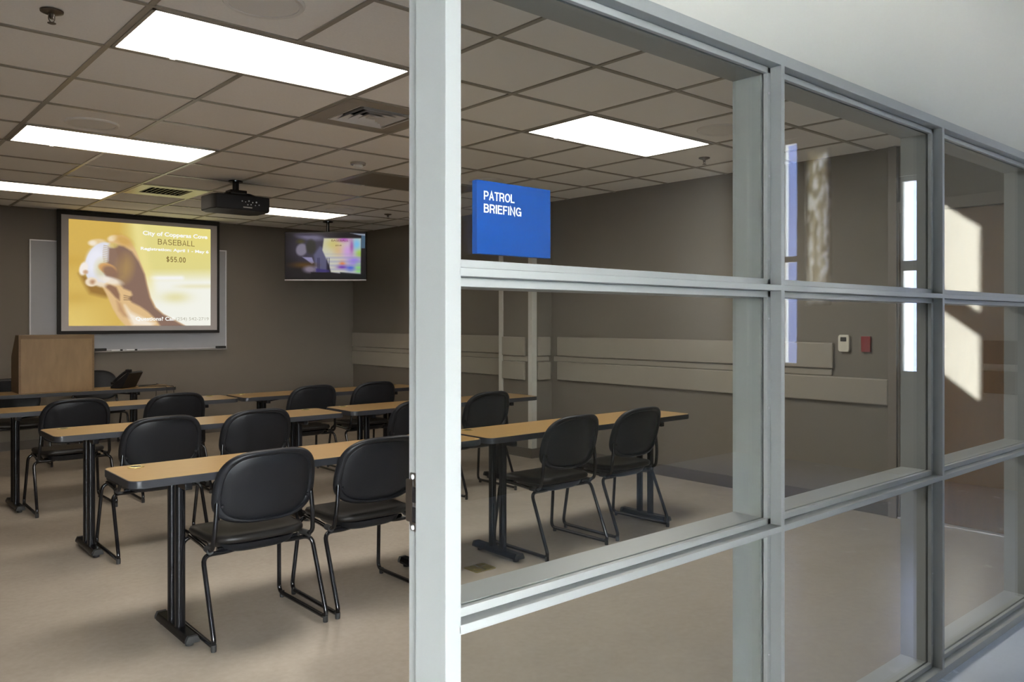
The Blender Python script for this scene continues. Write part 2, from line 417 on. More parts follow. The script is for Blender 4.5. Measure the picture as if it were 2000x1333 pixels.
# column standing proud of the right wall
bm = B(); box(bm, 5.565, XR, 6.10, 6.60, 0, CEIL); struct('wall_column', bm, 'wall')
VX0, VX1 = GX+2*CELL+0.10, GX+3*CELL-0.10          # duct openings for the two vents
VY = [(GYC+0.09, GYC+CELL-0.09), (GYC+6*CELL+0.09, GYC+7*CELL-0.09)]
bm = B(); cur = 1.43
for y0, y1 in VY:
    box(bm, XL, XR, cur, y0, CEIL+0.004, CEIL+0.1); box(bm, XL, VX0, y0, y1, CEIL+0.004, CEIL+0.1); box(bm, VX1, XR, y0, y1, CEIL+0.004, CEIL+0.1); cur = y1
box(bm, XL, XR, cur, YF, CEIL+0.004, CEIL+0.1); ceil = struct('ceiling', bm, 'tile')
LIGHTS = [(0, -1), (0, 3), (0, 7), (4, 7), (4, -1), (4, 3)]
bm = B()
for i in range(-4, 8):
    x = GX+i*CELL
    for j in range(-5, 10):
        if (i-1, j) in LIGHTS: continue
        box(bm, x-0.012, x+0.012, max(1.43, GYC+j*CELL), min(YF, GYC+(j+1)*CELL), CEIL-0.002, CEIL+0.006) if GYC+(j+1)*CELL > 1.44 else None
for j in range(-4, 10):
    y = GYC+j*CELL; box(bm, XL, XR, y-0.012, y+0.012, CEIL-0.0025, CEIL+0.006)
struct('ceiling_grid', bm, 'tee', ceil)
# baseboards
bm = B(); box(bm, XL, XR, YF-0.012, YF, 0, 0.10, 0.002); struct('baseboard_front', bm, 'base')
bm = B(); box(bm, XR-0.012, XR, 2.60, 6.09, 0, 0.10, 0.002); box(bm, XR-0.012, XR, 6.60, YF, 0, 0.10, 0.002)
box(bm, 5.553, 5.565, 6.09, 6.60, 0, 0.10, 0.002); box(bm, 5.553, XR, 6.088, 6.10, 0, 0.10, 0.002); struct('baseboard_right', bm, 'base')
# vinyl corner guards on the column
bm = B(); box(bm, 5.559, 5.62, 6.085, 6.10, 0.10, CEIL-0.05, 0.002); box(bm, 5.553, 5.566, 6.085, 6.145, 0.10, CEIL-0.05, 0.002); struct('trim_1', bm, 'guard')
bm = B(); box(bm, 5.553, 5.566, 6.548, 6.606, 0.10, CEIL-0.05, 0.002); box(bm, 5.553, 5.62, 6.60, 6.612, 0.10, CEIL-0.05, 0.002); struct('trim_2', bm, 'guard')
# wall pilaster strip beside the door
bm = B(); box(bm, XR-0.035, XR, 2.538, 2.598, 0.0, CEIL, 0.002); struct('trim_3', bm, 'dframe')

# wood door in the right wall
d2 = sroot('door_2')
bm = B(); box(bm, XR+0.02, XR+0.065, DY0+0.01, DY1-0.012, 0.014, 2.164, 0.002); struct('door_leaf', bm, 'oak', d2)
bm = B(); box(bm, XR-0.02, XR+0.14, DY1-0.012, DY1+0.001, 0, 2.17, 0.001); box(bm, XR-0.02, XR+0.14, DY0-0.035, DY0+0.012, 0, 2.17, 0.001); box(bm, XR-0.02, XR+0.14, DY0-0.035, DY1+0.002, 2.165, 2.245, 0.001)
struct('door_frame', bm, 'dframe', d2)
bm = B(); tube(bm, [(XR+0.02, DY1-0.07, 1.0), (XR-0.035, DY1-0.07, 1.0), (XR-0.035, DY1-0.19, 1.0)], 0.009, rad=0.015); lathe(bm, [(0, 0), (0.03, 0), (0.03, 0.012), (0, 0.012)], XR+0.012, DY1-0.07, 0.994)
struct('door_handle', bm, 'chrome', d2, True)

bm = B(); box(bm, XR+0.22, XR+0.30, 1.40, 2.75, 0, 2.5); box(bm, XR+0.151, XR+0.30, 2.70, 2.75, 0, 2.5); box(bm, XR+0.151, XR+0.30, 1.40, 2.75, 2.45, 2.5); struct('added_leak_block', bm, 'wall')  # added unseen box that stops daylight leaking round the door
bm = B(); box(bm, XR-0.03, XR+0.14, DY0, DY1, 0, 0.011, 0.003); struct('trim_4', bm, 'alu')
# partition wall with the glazing: wall above the head, right end, left of the doorway
bm = B(); box(bm, -6.2, 7.6, 1.297, 1.43, 2.193, 4.50); box(bm, -6.2, -0.075, 1.297, 1.43, 0, 2.193); box(bm, 5.765, 7.6, 1.297, 1.43, 0, 2.193)
struct('wall_back', bm, 'cwall')
# corridor: outer wall with windows, end walls, ceiling
YO = -2.30
SB = (2.50, 4.12)     # clerestory sill and head
def wall_with_openings(name, axis, fixed, thick, a0, a1, z0, z1, ops, m):
    bm = B(); ops = sorted(ops); cur = a0
    def bx(p, q, r, s):
        if q-p < 1e-4 or s-r < 1e-4: return
        if axis == 'x': box(bm, p, q, fixed-thick, fixed, r, s)
        else: box(bm, fixed, fixed+thick, p, q, r, s)
    for (p, q, r, s) in ops:
        bx(cur, p, z0, z1); bx(p, q, z0, r); bx(p, q, s, z1); cur = q
    bx(cur, a1, z0, z1)
    return struct(name, bm, m)
BIG = [(-2.4, 0.2)]
W2 = (2.745, 3.668, SB[0], SB[1])
wall_with_openings('wall_outer', 'x', YO, 0.15, -6.2, 7.65, 0, 4.5, [(p, q, 0.12, 3.5) for p, q in BIG]+[W2], 'cwall2')
WA = (-2.16, -1.57, 0.93, 3.25); WC = (-1.50, -1.22, 1.55, 3.10); WB = (-0.60, -0.38, 0.90, 2.72)  # the narrow middle opening is added to backlight the beige panel
wall_with_openings('wall_end', 'y', 7.5, 0.15, -2.45, 1.43, 0, 4.5, [WA, WC, WB], 'cwall')
bm = B(); box(bm, -6.35, -6.2, -2.45, 1.43, 0, 4.5); struct('wall_far', bm, 'cwall2')
bm = B(); box(bm, -6.35, 7.65, -2.45, 1.43, 4.5, 4.6); struct('ceiling_corridor', bm, 'cwall2')
bm = B(); box(bm, -16, 0.0, -7.6, -2.45, 3.6, 3.72); struct('added_sun_blocker', bm, 'light_blocker')  # added unseen slab that keeps direct sun out of the big window
bm = B(); box(bm, 6.35, 7.6, -16, -2.46, -0.1, 7.0); struct('added_dark_block', bm, 'blocker_skin')  # added unseen dark block, cuts sky light and keeps reflections dim
bm = B(); box(bm, 0.25, 0.40, -2.30, -0.62, 0, 2.5); struct('added_shade_fin', bm, 'cwall2')  # added unseen fin that keeps window light off the right-hand frames
bm = B(); box(bm, -1.0, 16, -13, -8.0, -0.1, 14.0); struct('added_sky_blocker', bm, 'light_blocker')  # added unseen block that cuts sky light through the clerestory
bm = B(); box(bm, 11, 14, -14, -2.9, -0.1, 12.0); struct('added_tint_block', bm, 'blue_blocker')  # added unseen block that dims and blues the view in the end window
wn = 2
def window(axis, fixed, thick, a, b, z0, z1, nv, zs):
    global wn
    r = sroot('window_%d' % wn); wn += 1
    f = 0.045; bm = B()
    def bx(p, q, s, t, d0=0.04, d1=0.11):
        if axis == 'x': box(bm, p, q, fixed-d1, fixed-d0, s, t, 0.002)
        else: box(bm, fixed+d0, fixed+d1, p, q, s, t, 0.002)
    bx(a, a+f, z0, z1); bx(b-f, b, z0, z1); bx(a, b, z0, z0+f); bx(a, b, z1-f, z1)
    for k in range(1, nv): bx(a+(b-a)*k/nv-0.02, a+(b-a)*k/nv+0.02, z0, z1)
    for z, h in zs: bx(a, b, z, z+h)
    struct('window_frame', bm, 'winframe', r)
    bm = B()
    if axis == 'x': box(bm, a+0.02, b-0.02, fixed-0.079, fixed-0.073, z0+0.02, z1-0.02)
    else: box(bm, fixed+0.073, fixed+0.079, a+0.02, b-0.02, z0+0.02, z1-0.02)
    struct('pane', bm, 'glass', r)
for p, q in BIG: window('x', YO, 0.15, p, q, 0.12, 3.5, 2, [(2.2, 0.05)])
window('x', YO, 0.15, W2[0], W2[1], SB[0], SB[1], 1, [(3.14, 0.16)])
window('y', 7.5, 0.15, WA[0], WA[1], WA[2], WA[3], 3, [(2.0, 0.06)])
window('y', 7.5, 0.15, WC[0], WC[1], WC[2], WC[3], 1, [])  # added opening, lets daylight through the beige panel
window('y', 7.5, 0.15, WB[0], WB[1], WB[2], WB[3], 1, [(1.86, 0.09)])

bm = B(); box(bm, 7.502, 7.506, WC[0]+0.005, WC[1]-0.005, WC[2]+0.005, WC[3]-0.005); tag(obj('sunpatch_panel', bm, 'sunpatch'), 'added beige translucent blind reflected in the upper middle pane', 'window blind')  # added stand-in for a sunlit stretch of the end wall
# ------------------------------------------------------------------ glazed partition
w1 = sroot('window_1')
JX = 0.943
MX = [2.182, 3.362, 4.542]
XE = 5.722
def piece(name, boxes, m='frame', parent=w1, bev=0.0025):
    bm = B()
    for b_ in boxes: box(bm, *b_, bev)
    return struct(name, bm, m, parent, True)
# posts and mullions: one rolled profile each, drawn in plan and extruded upward
def upright(name, plan, z1, parent=w1):
    bm = B(); prism(bm, plan, 'z', 0, z1)
    es = [e for e in bm.edges if abs(e.verts[0].co.z-e.verts[1].co.z) > 0.5]
    bmesh.ops.bevel(bm, geom=es, offset=0.0022, segments=2, affect='EDGES', profile=0.5)
    return struct(name, bm, 'frame', parent, True)
def beam(name, sec, x0, x1, parent=w1):
    bm = B(); prism(bm, sec, 'x', x0, x1)
    es = [e for e in bm.edges if abs(e.verts[0].co.x-e.verts[1].co.x) > 0.2]
    bmesh.ops.bevel(bm, geom=es, offset=0.0022, segments=2, affect='EDGES', profile=0.5)
    return struct(name, bm, 'frame', parent, True)
jamb = upright('frame_post', [(JX, FY), (0.982, FY), (0.982, 1.341), (1.002, 1.341), (1.002, IY), (0.9605, IY), (0.9605, 1.390), (JX, 1.390)], 2.161)
for x in MX:
    upright('mullion', [(x-0.010, FY), (x+0.010, FY), (x+0.010, 1.341), (x+0.030, 1.341), (x+0.030, IY), (x-0.030, IY), (x-0.030, 1.341), (x-0.010, 1.341)], 2.161)
upright('frame_post', [(XE, FY), (XE+0.045, FY), (XE+0.045, IY), (XE-0.02, IY), (XE-0.02, 1.341), (XE, 1.341)], 2.161)
# head, rails and sill: sections in (Y, Z) extruded along X
beam('frame_head', [(FY, 2.159), (FY, 2.193), (IY, 2.193), (IY, 2.140), (1.341, 2.140), (1.341, 2.159)], -0.075, XE+0.045)
spans = [(0.982, MX[0]-0.010), (MX[0]+0.010, MX[1]-0.010), (MX[1]+0.010, MX[2]-0.010), (MX[2]+0.010, XE)]
def crossrail(name, a, b, n0, n1, i0, i1):
    beam(name, [(FY, n0), (FY, n1), (1.341, n1), (1.341, i1), (IY-0.001, i1), (IY-0.001, i0), (1.341, i0), (1.341, n0)], a-0.004, b+0.004)
for (a, b) in spans:
    crossrail('middle_rail', a, b, 1.490, 1.508, 1.471, 1.527)
    crossrail('lower_rail', a, b, 0.775, 0.793, 0.757, 0.812)
    beam('frame_sill', [(FY, 0), (FY, 0.033), (1.341, 0.033), (1.341, 0.052), (IY-0.001, 0.052), (IY-0.001, 0)], a-0.004, b+0.004)
    for z0, z1 in ((0.033, 0.775), (0.793, 1.490), (1.508, 2.159)):
        # removable glazing stop: four mitred strips round the opening
        s = 0.019; y0, y1 = 1.320, 1.334
        st = piece('glazing_stop', [(a, a+s, y0, y1, z0, z1), (b-s, b, y0, y1, z0, z1), (a, b, y0, y1, z0, z0+s), (a, b, y0, y1, z1-s, z1)], bev=0.002)
        for fz in (0.12, 0.5, 0.88):
            bm = B(); lathe(bm, [(0, 0.0024), (0.003, 0.002), (0.0042, 0), ], n=10)
            bmesh.ops.rotate(bm, cent=(0, 0, 0), matrix=Matrix.Rotation(PI/2, 3, 'X'), verts=bm.verts[:])
            bmesh.ops.translate(bm, vec=(b-s/2, y0, z0+(z1-z0)*fz), verts=bm.verts[:])
            sc_ = struct('screw', bm, 'chrome', st, True)
        bm = B(); box(bm, a+0.004, b-0.004, GY0, GY0+0.006, z0+0.004, z1-0.004); struct('pane', bm, 'glass', w1)
# doorway on the left of the partition
d1 = sroot('door_1')
bm = B(); box(bm, -0.075, -0.030, FY, 1.392, 0, 2.160, 0.0025); box(bm, -0.075, -0.052, 1.388, IY, 0, 2.160, 0.0025); struct('door_jamb', bm, 'frame', d1, True)
bm = B()
prism(bm, rrect(1.395, 1.432, 0.959, 1.081, 0.004), 'x', 0.9580, 0.9607); prism(bm, rrect(1.420, 1.4475, 0.976, 1.066, 0.005), 'x', 0.9578, 0.9604)
strike = struct('strike_plate', bm, 'chrome', d1)
for z0, z1 in ((0.977, 1.010), (1.019, 1.052)):
    bm = B(); box(bm, 0.9572, 0.9590, 1.402, 1.4235, z0, z1, 0.0005); struct('latch_hole', bm, 'lcd', strike)
for z in (0.9665, 1.0725):
    bm = B(); lathe(bm, [(0, 0.002), (0.0045, 0.0015), (0.0055, 0)], n=12)
    bmesh.ops.rotate(bm, cent=(0, 0, 0), matrix=Matrix.Rotation(-PI/2, 3, 'Y'), verts=bm.verts[:])
    bmesh.ops.translate(bm, vec=(0.9580, 1.4215, z), verts=bm.verts[:]); struct('screw', bm, 'white', strike, True)

# ================================================================== THINGS
# --- bumper rails
def rail(label, face, a, b, z0, z1, x=XR, grp=None, t=0.030, m='rail', name='bumper_rail', cat='wall bumper'):
    bm = B()
    if face == 'x': box(bm, x-t, x, a, b, z0, z1, 0.010, 3)
    else: box(bm, a, b, x-t, x, z0, z1, 0.010, 3)
    return tag(obj(name, bm, m), label, cat, grp)
U = (1.042, 1.238); Lw = (0.795, 0.983); GRP = 'bumper rails along the right wall'
rail('upper beige bumper rail between the front corner and the column', 'x', 6.615, YF-0.004, *U, grp=GRP)
rail('lower beige bumper rail between the front corner and the column', 'x', 6.615, YF-0.004, *Lw, grp=GRP)
rail('short upper bumper rail on the room side face of the column', 'x', 6.190, 6.545, *U, x=5.565, grp=GRP)
rail('short lower bumper rail on the room side face of the column', 'x', 6.190, 6.545, *Lw, x=5.565, grp=GRP)
rail('short upper bumper rail on the bluish side of the column facing the glass', 'y', 5.630, 5.805, *U, x=6.10, grp=GRP)
rail('short lower bumper rail on the bluish side of the column facing the glass', 'y', 5.630, 5.805, *Lw, x=6.10, grp=GRP)
rail('upper long bumper rail ending beside the white thermostat', 'x', 3.015, 5.995, *U, grp=GRP)
rail('lower long bumper rail running on below the thermostat to the door', 'x', 2.602, 5.995, *Lw, grp=GRP)
BG = 'backing strips between the bumper rails'
rail('flat beige backing strip between the rails left of the column', 'x', 6.615, YF-0.004, 0.985, 1.040, t=0.012, m='rail', name='rail_backing', cat='wall strip', grp=BG)
rail('flat beige backing strip between the long rails right of the column', 'x', 3.03, 6.06, 0.985, 1.040, t=0.012, m='rail', name='rail_backing', cat='wall strip', grp=BG)
rail('flat backing strip between the short rails on the bluish side of the column', 'y', 5.625, 5.80, 0.985, 1.040, x=6.10, t=0.012, m='rail', name='rail_backing', cat='wall strip', grp=BG)
rail('flat backing strip between the short rails on the column face', 'x', 6.150, 6.545, 0.985, 1.040, x=5.565, t=0.012, m='rail', name='rail_backing', cat='wall strip', grp=BG)
rail('upper bumper rail on the corridor end wall seen reflected in the right panes', 'x', 0.13, 1.29, *U, x=7.5, grp='bumper rails in the corridor')
rail('lower bumper rail on the corridor end wall seen reflected in the right panes', 'x', 0.13, 1.29, *Lw, x=7.5, grp='bumper rails in the corridor')

# --- ceiling light fittings
def troffer(i, j, label, lit=True):
    t = thing('ceiling_light', label, 'ceiling light', (GX+i*CELL, GYC+j*CELL, CEIL), group='recessed ceiling lights')
    w, h = 2*CELL, CELL; f = 0.030; g = 0.013
    bm = B()
    for b_ in ((g, w-g, g, f), (g, w-g, h-f, h-g), (g, f, g, h-g), (w-f, w-g, g, h-g)):
        box(bm, b_[0], b_[1], b_[2], b_[3], -0.0045, 0.004, 0.001)
    obj('frame', bm, 'tee', t, False)
    bm = B(); box(bm, f, w-f, f, h-f, -0.001, 0.003)
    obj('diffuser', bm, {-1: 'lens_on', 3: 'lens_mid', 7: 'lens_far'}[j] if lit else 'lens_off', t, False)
    for s in (0.28,):
        bm = B(); box(bm, s-0.012, s+0.012, h-f-0.002, h-f+0.008, -0.008, -0.003, 0.001); obj('latch', bm, 'white', t)
    return t
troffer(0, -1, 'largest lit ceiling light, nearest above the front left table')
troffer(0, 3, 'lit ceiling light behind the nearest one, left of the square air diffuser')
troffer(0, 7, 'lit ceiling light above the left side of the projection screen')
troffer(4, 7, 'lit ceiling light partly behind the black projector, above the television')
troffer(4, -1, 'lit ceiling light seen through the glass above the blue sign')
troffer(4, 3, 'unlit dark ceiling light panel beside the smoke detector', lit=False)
# --- air vents
def plate(t, inner, name='face_plate'):
    g = 0.013; x0, x1, y0, y1 = inner; bm = B()
    box(bm, g, CELL-g, g, y0, -0.004, 0.004, 0.001); box(bm, g, CELL-g, y1, CELL-g, -0.004, 0.004, 0.001)
    box(bm, g, x0, y0, y1, -0.004, 0.004, 0.001); box(bm, x1, CELL-g, y0, y1, -0.004, 0.004, 0.001)
    return obj(name, bm, 'plate', t, False)
def duct_box(bm):
    a, b, c, d = 0.102, CELL-0.102, 0.092, CELL-0.092
    box(bm, a, b, c, d, 0.115, 0.118)
    for q in ((a, a+0.003, c, d), (b-0.003, b, c, d), (a, b, c, c+0.003), (a, b, d-0.003, d)): box(bm, q[0], q[1], q[2], q[3], 0.0045, 0.118)
t = thing('ceiling_air_vent', 'square ceiling air diffuser with nested white louvers by the post', 'air vent', (GX+2*CELL, GYC, CEIL))
plate(t, (0.135, 0.50, 0.115, 0.52))
bm = B(); duct_box(bm); obj('duct', bm, 'dark', t, False)
cx, cy = 0.3175, 0.3175
for k, (a, zin) in enumerate(((0.195, 0.03), (0.150, 0.026), (0.105, 0.022), (0.060, 0.02))):
    bm = B(); w_ = 0.034
    for q in range(4):
        vs = [(-a, -a, -0.006), (a, -a, -0.006), (a-w_, -a+w_, zin), (-a+w_, -a+w_, zin)]
        R = Matrix.Rotation(q*PI/2, 3, 'Z'); top = [Vector(v)+Vector((0, 0, 0.002)) for v in vs]
        V = [bm.verts.new(R@Vector(v)+Vector((cx, cy, 0))) for v in vs]; T = [bm.verts.new(R@v+Vector((cx, cy, 0))) for v in top]
        bm.faces.new(V); bm.faces.new(T[::-1])
        for e in range(4): bm.faces.new((V[e], T[e], T[(e+1) % 4], V[(e+1) % 4]))
    obj('louver', bm, 'louver', t, False)
bm = B(); box(bm, cx-0.028, cx+0.028, cy-0.028, cy+0.028, -0.006, 0.0, 0.002); obj('centre_cap', bm, 'louver', t)
t = thing('ceiling_return_vent', 'ceiling return air grille catching yellow light beside the projector', 'air vent', (GX+2*CELL, GYC+6*CELL, CEIL))
plate(t, (0.115, 0.50, 0.10, 0.48))
bm = B(); duct_box(bm); obj('duct', bm, 'dark', t, False)
for k in range(9):
    bm = B(); x = 0.13+k*0.044
    prism(bm, [(x, 0.0), (x+0.004, 0.0), (x+0.022, 0.028), (x+0.018, 0.028)], 'y', 0.10, 0.48); obj('slat', bm, 'plate', t, False)
# --- round speakers
def speaker(x, y, label):
    t = thing('ceiling_speaker', label, 'speaker', (x, y, CEIL), group='round ceiling speakers')
    bm = B(); lathe(bm, [(0.135, 0.004), (0.135, -0.006), (0.150, -0.008), (0.157, 0.0), (0.157, 0.004)], n=40); obj('ring', bm, 'speaker', t)
    bm = B(); lathe(bm, [(0, -0.007), (0.10, -0.006), (0.134, -0.003), (0.134, 0.004)], n=40); obj('grille', bm, 'speaker', t)
speaker(GX+.52*CELL, GYC-1.5*CELL, 'round ceiling speaker at the top edge above the nearest light')
speaker(GX+.53*CELL, GYC+2.58*CELL, 'faint round ceiling speaker in front of the second light on the left')
speaker(GX+5.5*CELL, GYC-1.42*CELL, 'round ceiling speaker seen through the glass left of the first mullion')
speaker(GX+5.6*CELL, GYC+2.55*CELL, 'round ceiling speaker just behind the top of the blue sign')
speaker(GX+5.5*CELL, GYC+6.55*CELL, 'faint round ceiling speaker near the television mount')
# --- sprinklers
def sprinkler(x, y, label):
    t = thing('sprinkler_head', label, 'sprinkler', (x, y, CEIL), group='fire sprinklers')
    bm = B(); lathe(bm, [(0.006, -0.012), (0.022, -0.012), (0.042, -0.004), (0.043, 0.002)], n=24); obj('escutcheon', bm, 'bronze', t)
    bm = B(); lathe(bm, [(0, -0.030), (0.008, -0.030), (0.011, -0.012)], n=14)
    tube(bm, [(0.010, 0, -0.014), (0.012, 0, -0.032), (0.003, 0, -0.046)], 0.0022, 6, 0.008); tube(bm, [(-0.010, 0, -0.014), (-0.012, 0, -0.032), (-0.003, 0, -0.046)], 0.0022, 6, 0.008)
    obj('frame_arm', bm, 'bronze', t)
    bm = B(); lathe(bm, [(0, -0.050), (0.015, -0.049), (0.016, -0.047), (0, -0.046)], n=20); obj('deflector', bm, 'bronze', t)
sprinkler(0.738, 3.664, 'metal sprinkler head at the upper left corner of the ceiling')
sprinkler(5.143, 3.690, 'sprinkler head seen through the glass right of the lit fitting')
sprinkler(5.08, 8.05, 'small far sprinkler head above the television')
t = thing('smoke_detector', 'small white round smoke detector between the two vents', 'smoke detector', (3.260, 5.600, CEIL))
bm = B(); lathe(bm, [(0.0, -0.014), (0.058, -0.014), (0.060, -0.002), (0.060, 0.002)], n=28); obj('base', bm, 'plate', t)
bm = B(); lathe(bm, [(0, -0.045), (0.022, -0.043), (0.034, -0.034), (0.038, -0.014)], n=28); obj('sensor_head', bm, 'speaker', t)

# --- projector on its ceiling mount
t = thing('projector', 'black projector hanging from a short ceiling pole', 'projector', (2.86, 7.03, CEIL))
bm = B()
prof = [(-0.26, -0.10), (-0.235, -0.175), (0.0, -0.19), (0.235, -0.175), (0.26, -0.10), (0.26, 0.12), (0.20, 0.19), (-0.20, 0.19), (-0.26, 0.12)]
prism(bm, prof, 'z', -0.275, -0.145, 0.010); obj('body', bm, 'phone', t)
bm = B(); tube(bm, [(0, 0, 0.0), (0, 0, -0.10)], 0.028, 16); lathe(bm, [(0.0, -0.012), (0.06, -0.012), (0.062, 0.0)], n=24); obj('pole', bm, 'black', t)
bm = B(); box(bm, -0.07, 0.08, -0.06, 0.06, -0.125, -0.085, 0.006); 
for dx, dy in ((-0.15, -0.10), (0.15, -0.10), (0.15, 0.11), (-0.15, 0.11)):
    tube(bm, [(0, 0, -0.115), (dx*0.7, dy*0.7, -0.120), (dx, dy, -0.148)], 0.010, 8, 0.03)
obj('mount_bracket', bm, 'black', t)
bm = B(); lathe(bm, [(0, 0), (0.045, 0), (0.048, 0.03), (0.036, 0.034), (0, 0.02)], n=24)
bmesh.ops.rotate(bm, cent=(0, 0, 0), matrix=Matrix.Rotation(-PI/2, 3, 'X'), verts=bm.verts[:]); bmesh.ops.translate(bm, vec=(0.02, 0.185, -0.21), verts=bm.verts[:]); obj('lens', bm, 'gloss', t)
for k, (px, pz, w_) in enumerate(((-0.02, -0.20, 0.012), (0.01, -0.205, 0.010), (0.04, -0.195, 0.014), (0.075, -0.205, 0.012), (0.11, -0.2, 0.016), (0.06, -0.225, 0.012), (0.1, -0.228, 0.010), (0.135, -0.222, 0.012), (0.03, -0.228, 0.012))):
    yb = -0.19+abs(px)*0.064-0.002
    bm = B(); lathe(bm, [(0, 0.006), (w_*0.4, 0.006), (w_*0.5, 0)], n=10)
    bmesh.ops.rotate(bm, cent=(0, 0, 0), matrix=Matrix.Rotation(PI/2, 3, 'X'), verts=bm.verts[:]); bmesh.ops.translate(bm, vec=(px, yb, pz), verts=bm.verts[:]); obj('connector', bm, 'chrome', t)
bm = B(); box(bm, -0.01, 0.07, -0.192, -0.186, -0.256, -0.247); obj('name_strip', bm, 'tee', t)

# --- pictures painted on dense grids (projected slide, television picture)
def sd_poly(X, Y, pts):
    d = np.full(X.shape, 1e9); inside = np.zeros(X.shape, bool); n = len(pts)
    for i in range(n):
        ax, ay = pts[i]; bx, by = pts[(i+1) % n]
        ex, ey = bx-ax, by-ay; wx, wy = X-ax, Y-ay
        tt = np.clip((wx*ex+wy*ey)/(ex*ex+ey*ey+1e-9), 0, 1)
        d = np.minimum(d, np.hypot(wx-ex*tt, wy-ey*tt))
        c = ((ay > Y) != (by > Y)) & (X < (bx-ax)*(Y-ay)/(by-ay+1e-12)+ax)
        inside ^= c
    return np.where(inside, -d, d)
def mix(img, col, a): 
    c = np.array(col, float)/255
    img[:] = img*(1-a[..., None])+c*a[..., None]
def mpoly(img, X, Y, pts, col, soft, amt=1.0):
    mix(img, col, np.clip(0.5-sd_poly(X, Y, pts)/(2*soft), 0, 1)*amt)
def mell(img, X, Y, cx, cy, rx, ry, col, soft, amt=1.0, rot=0.0):
    c, s = math.cos(rot), math.sin(rot); dx = (X-cx)*c+(Y-cy)*s; dy = -(X-cx)*s+(Y-cy)*c
    r = np.hypot(dx/rx, dy/ry); mix(img, col, np.clip(0.5-(r-1)*min(rx, ry)/(2*soft), 0, 1)*amt)
def picture_mesh(name, img, x0, x1, z0, z1, y, m, parent):
    h, w = img.shape[:2]
    vs = []; 
    for r in range(h):
        for c in range(w): vs.append((x0+(x1-x0)*c/(w-1), y, z1-(z1-z0)*r/(h-1)))
    fs = [(r*w+c, (r+1)*w+c, (r+1)*w+c+1, r*w+c+1) for r in range(h-1) for c in range(w-1)]
    me = bpy.data.meshes.new(name); me.from_pydata(vs, [], fs)
    ca = me.color_attributes.new('picture', 'FLOAT_COLOR', 'POINT')
    lin = np.where(img <= 0.04045, img/12.92, ((img+0.055)/1.055)**2.4)
    buf = np.ones((h*w, 4), np.float32); buf[:, :3] = lin.reshape(-1, 3)
    ca.data.foreach_set('color', buf.ravel())
    me.materials.append(m); o = bpy.data.objects.new(name, me); COL.objects.link(o); o.parent = parent
    return o

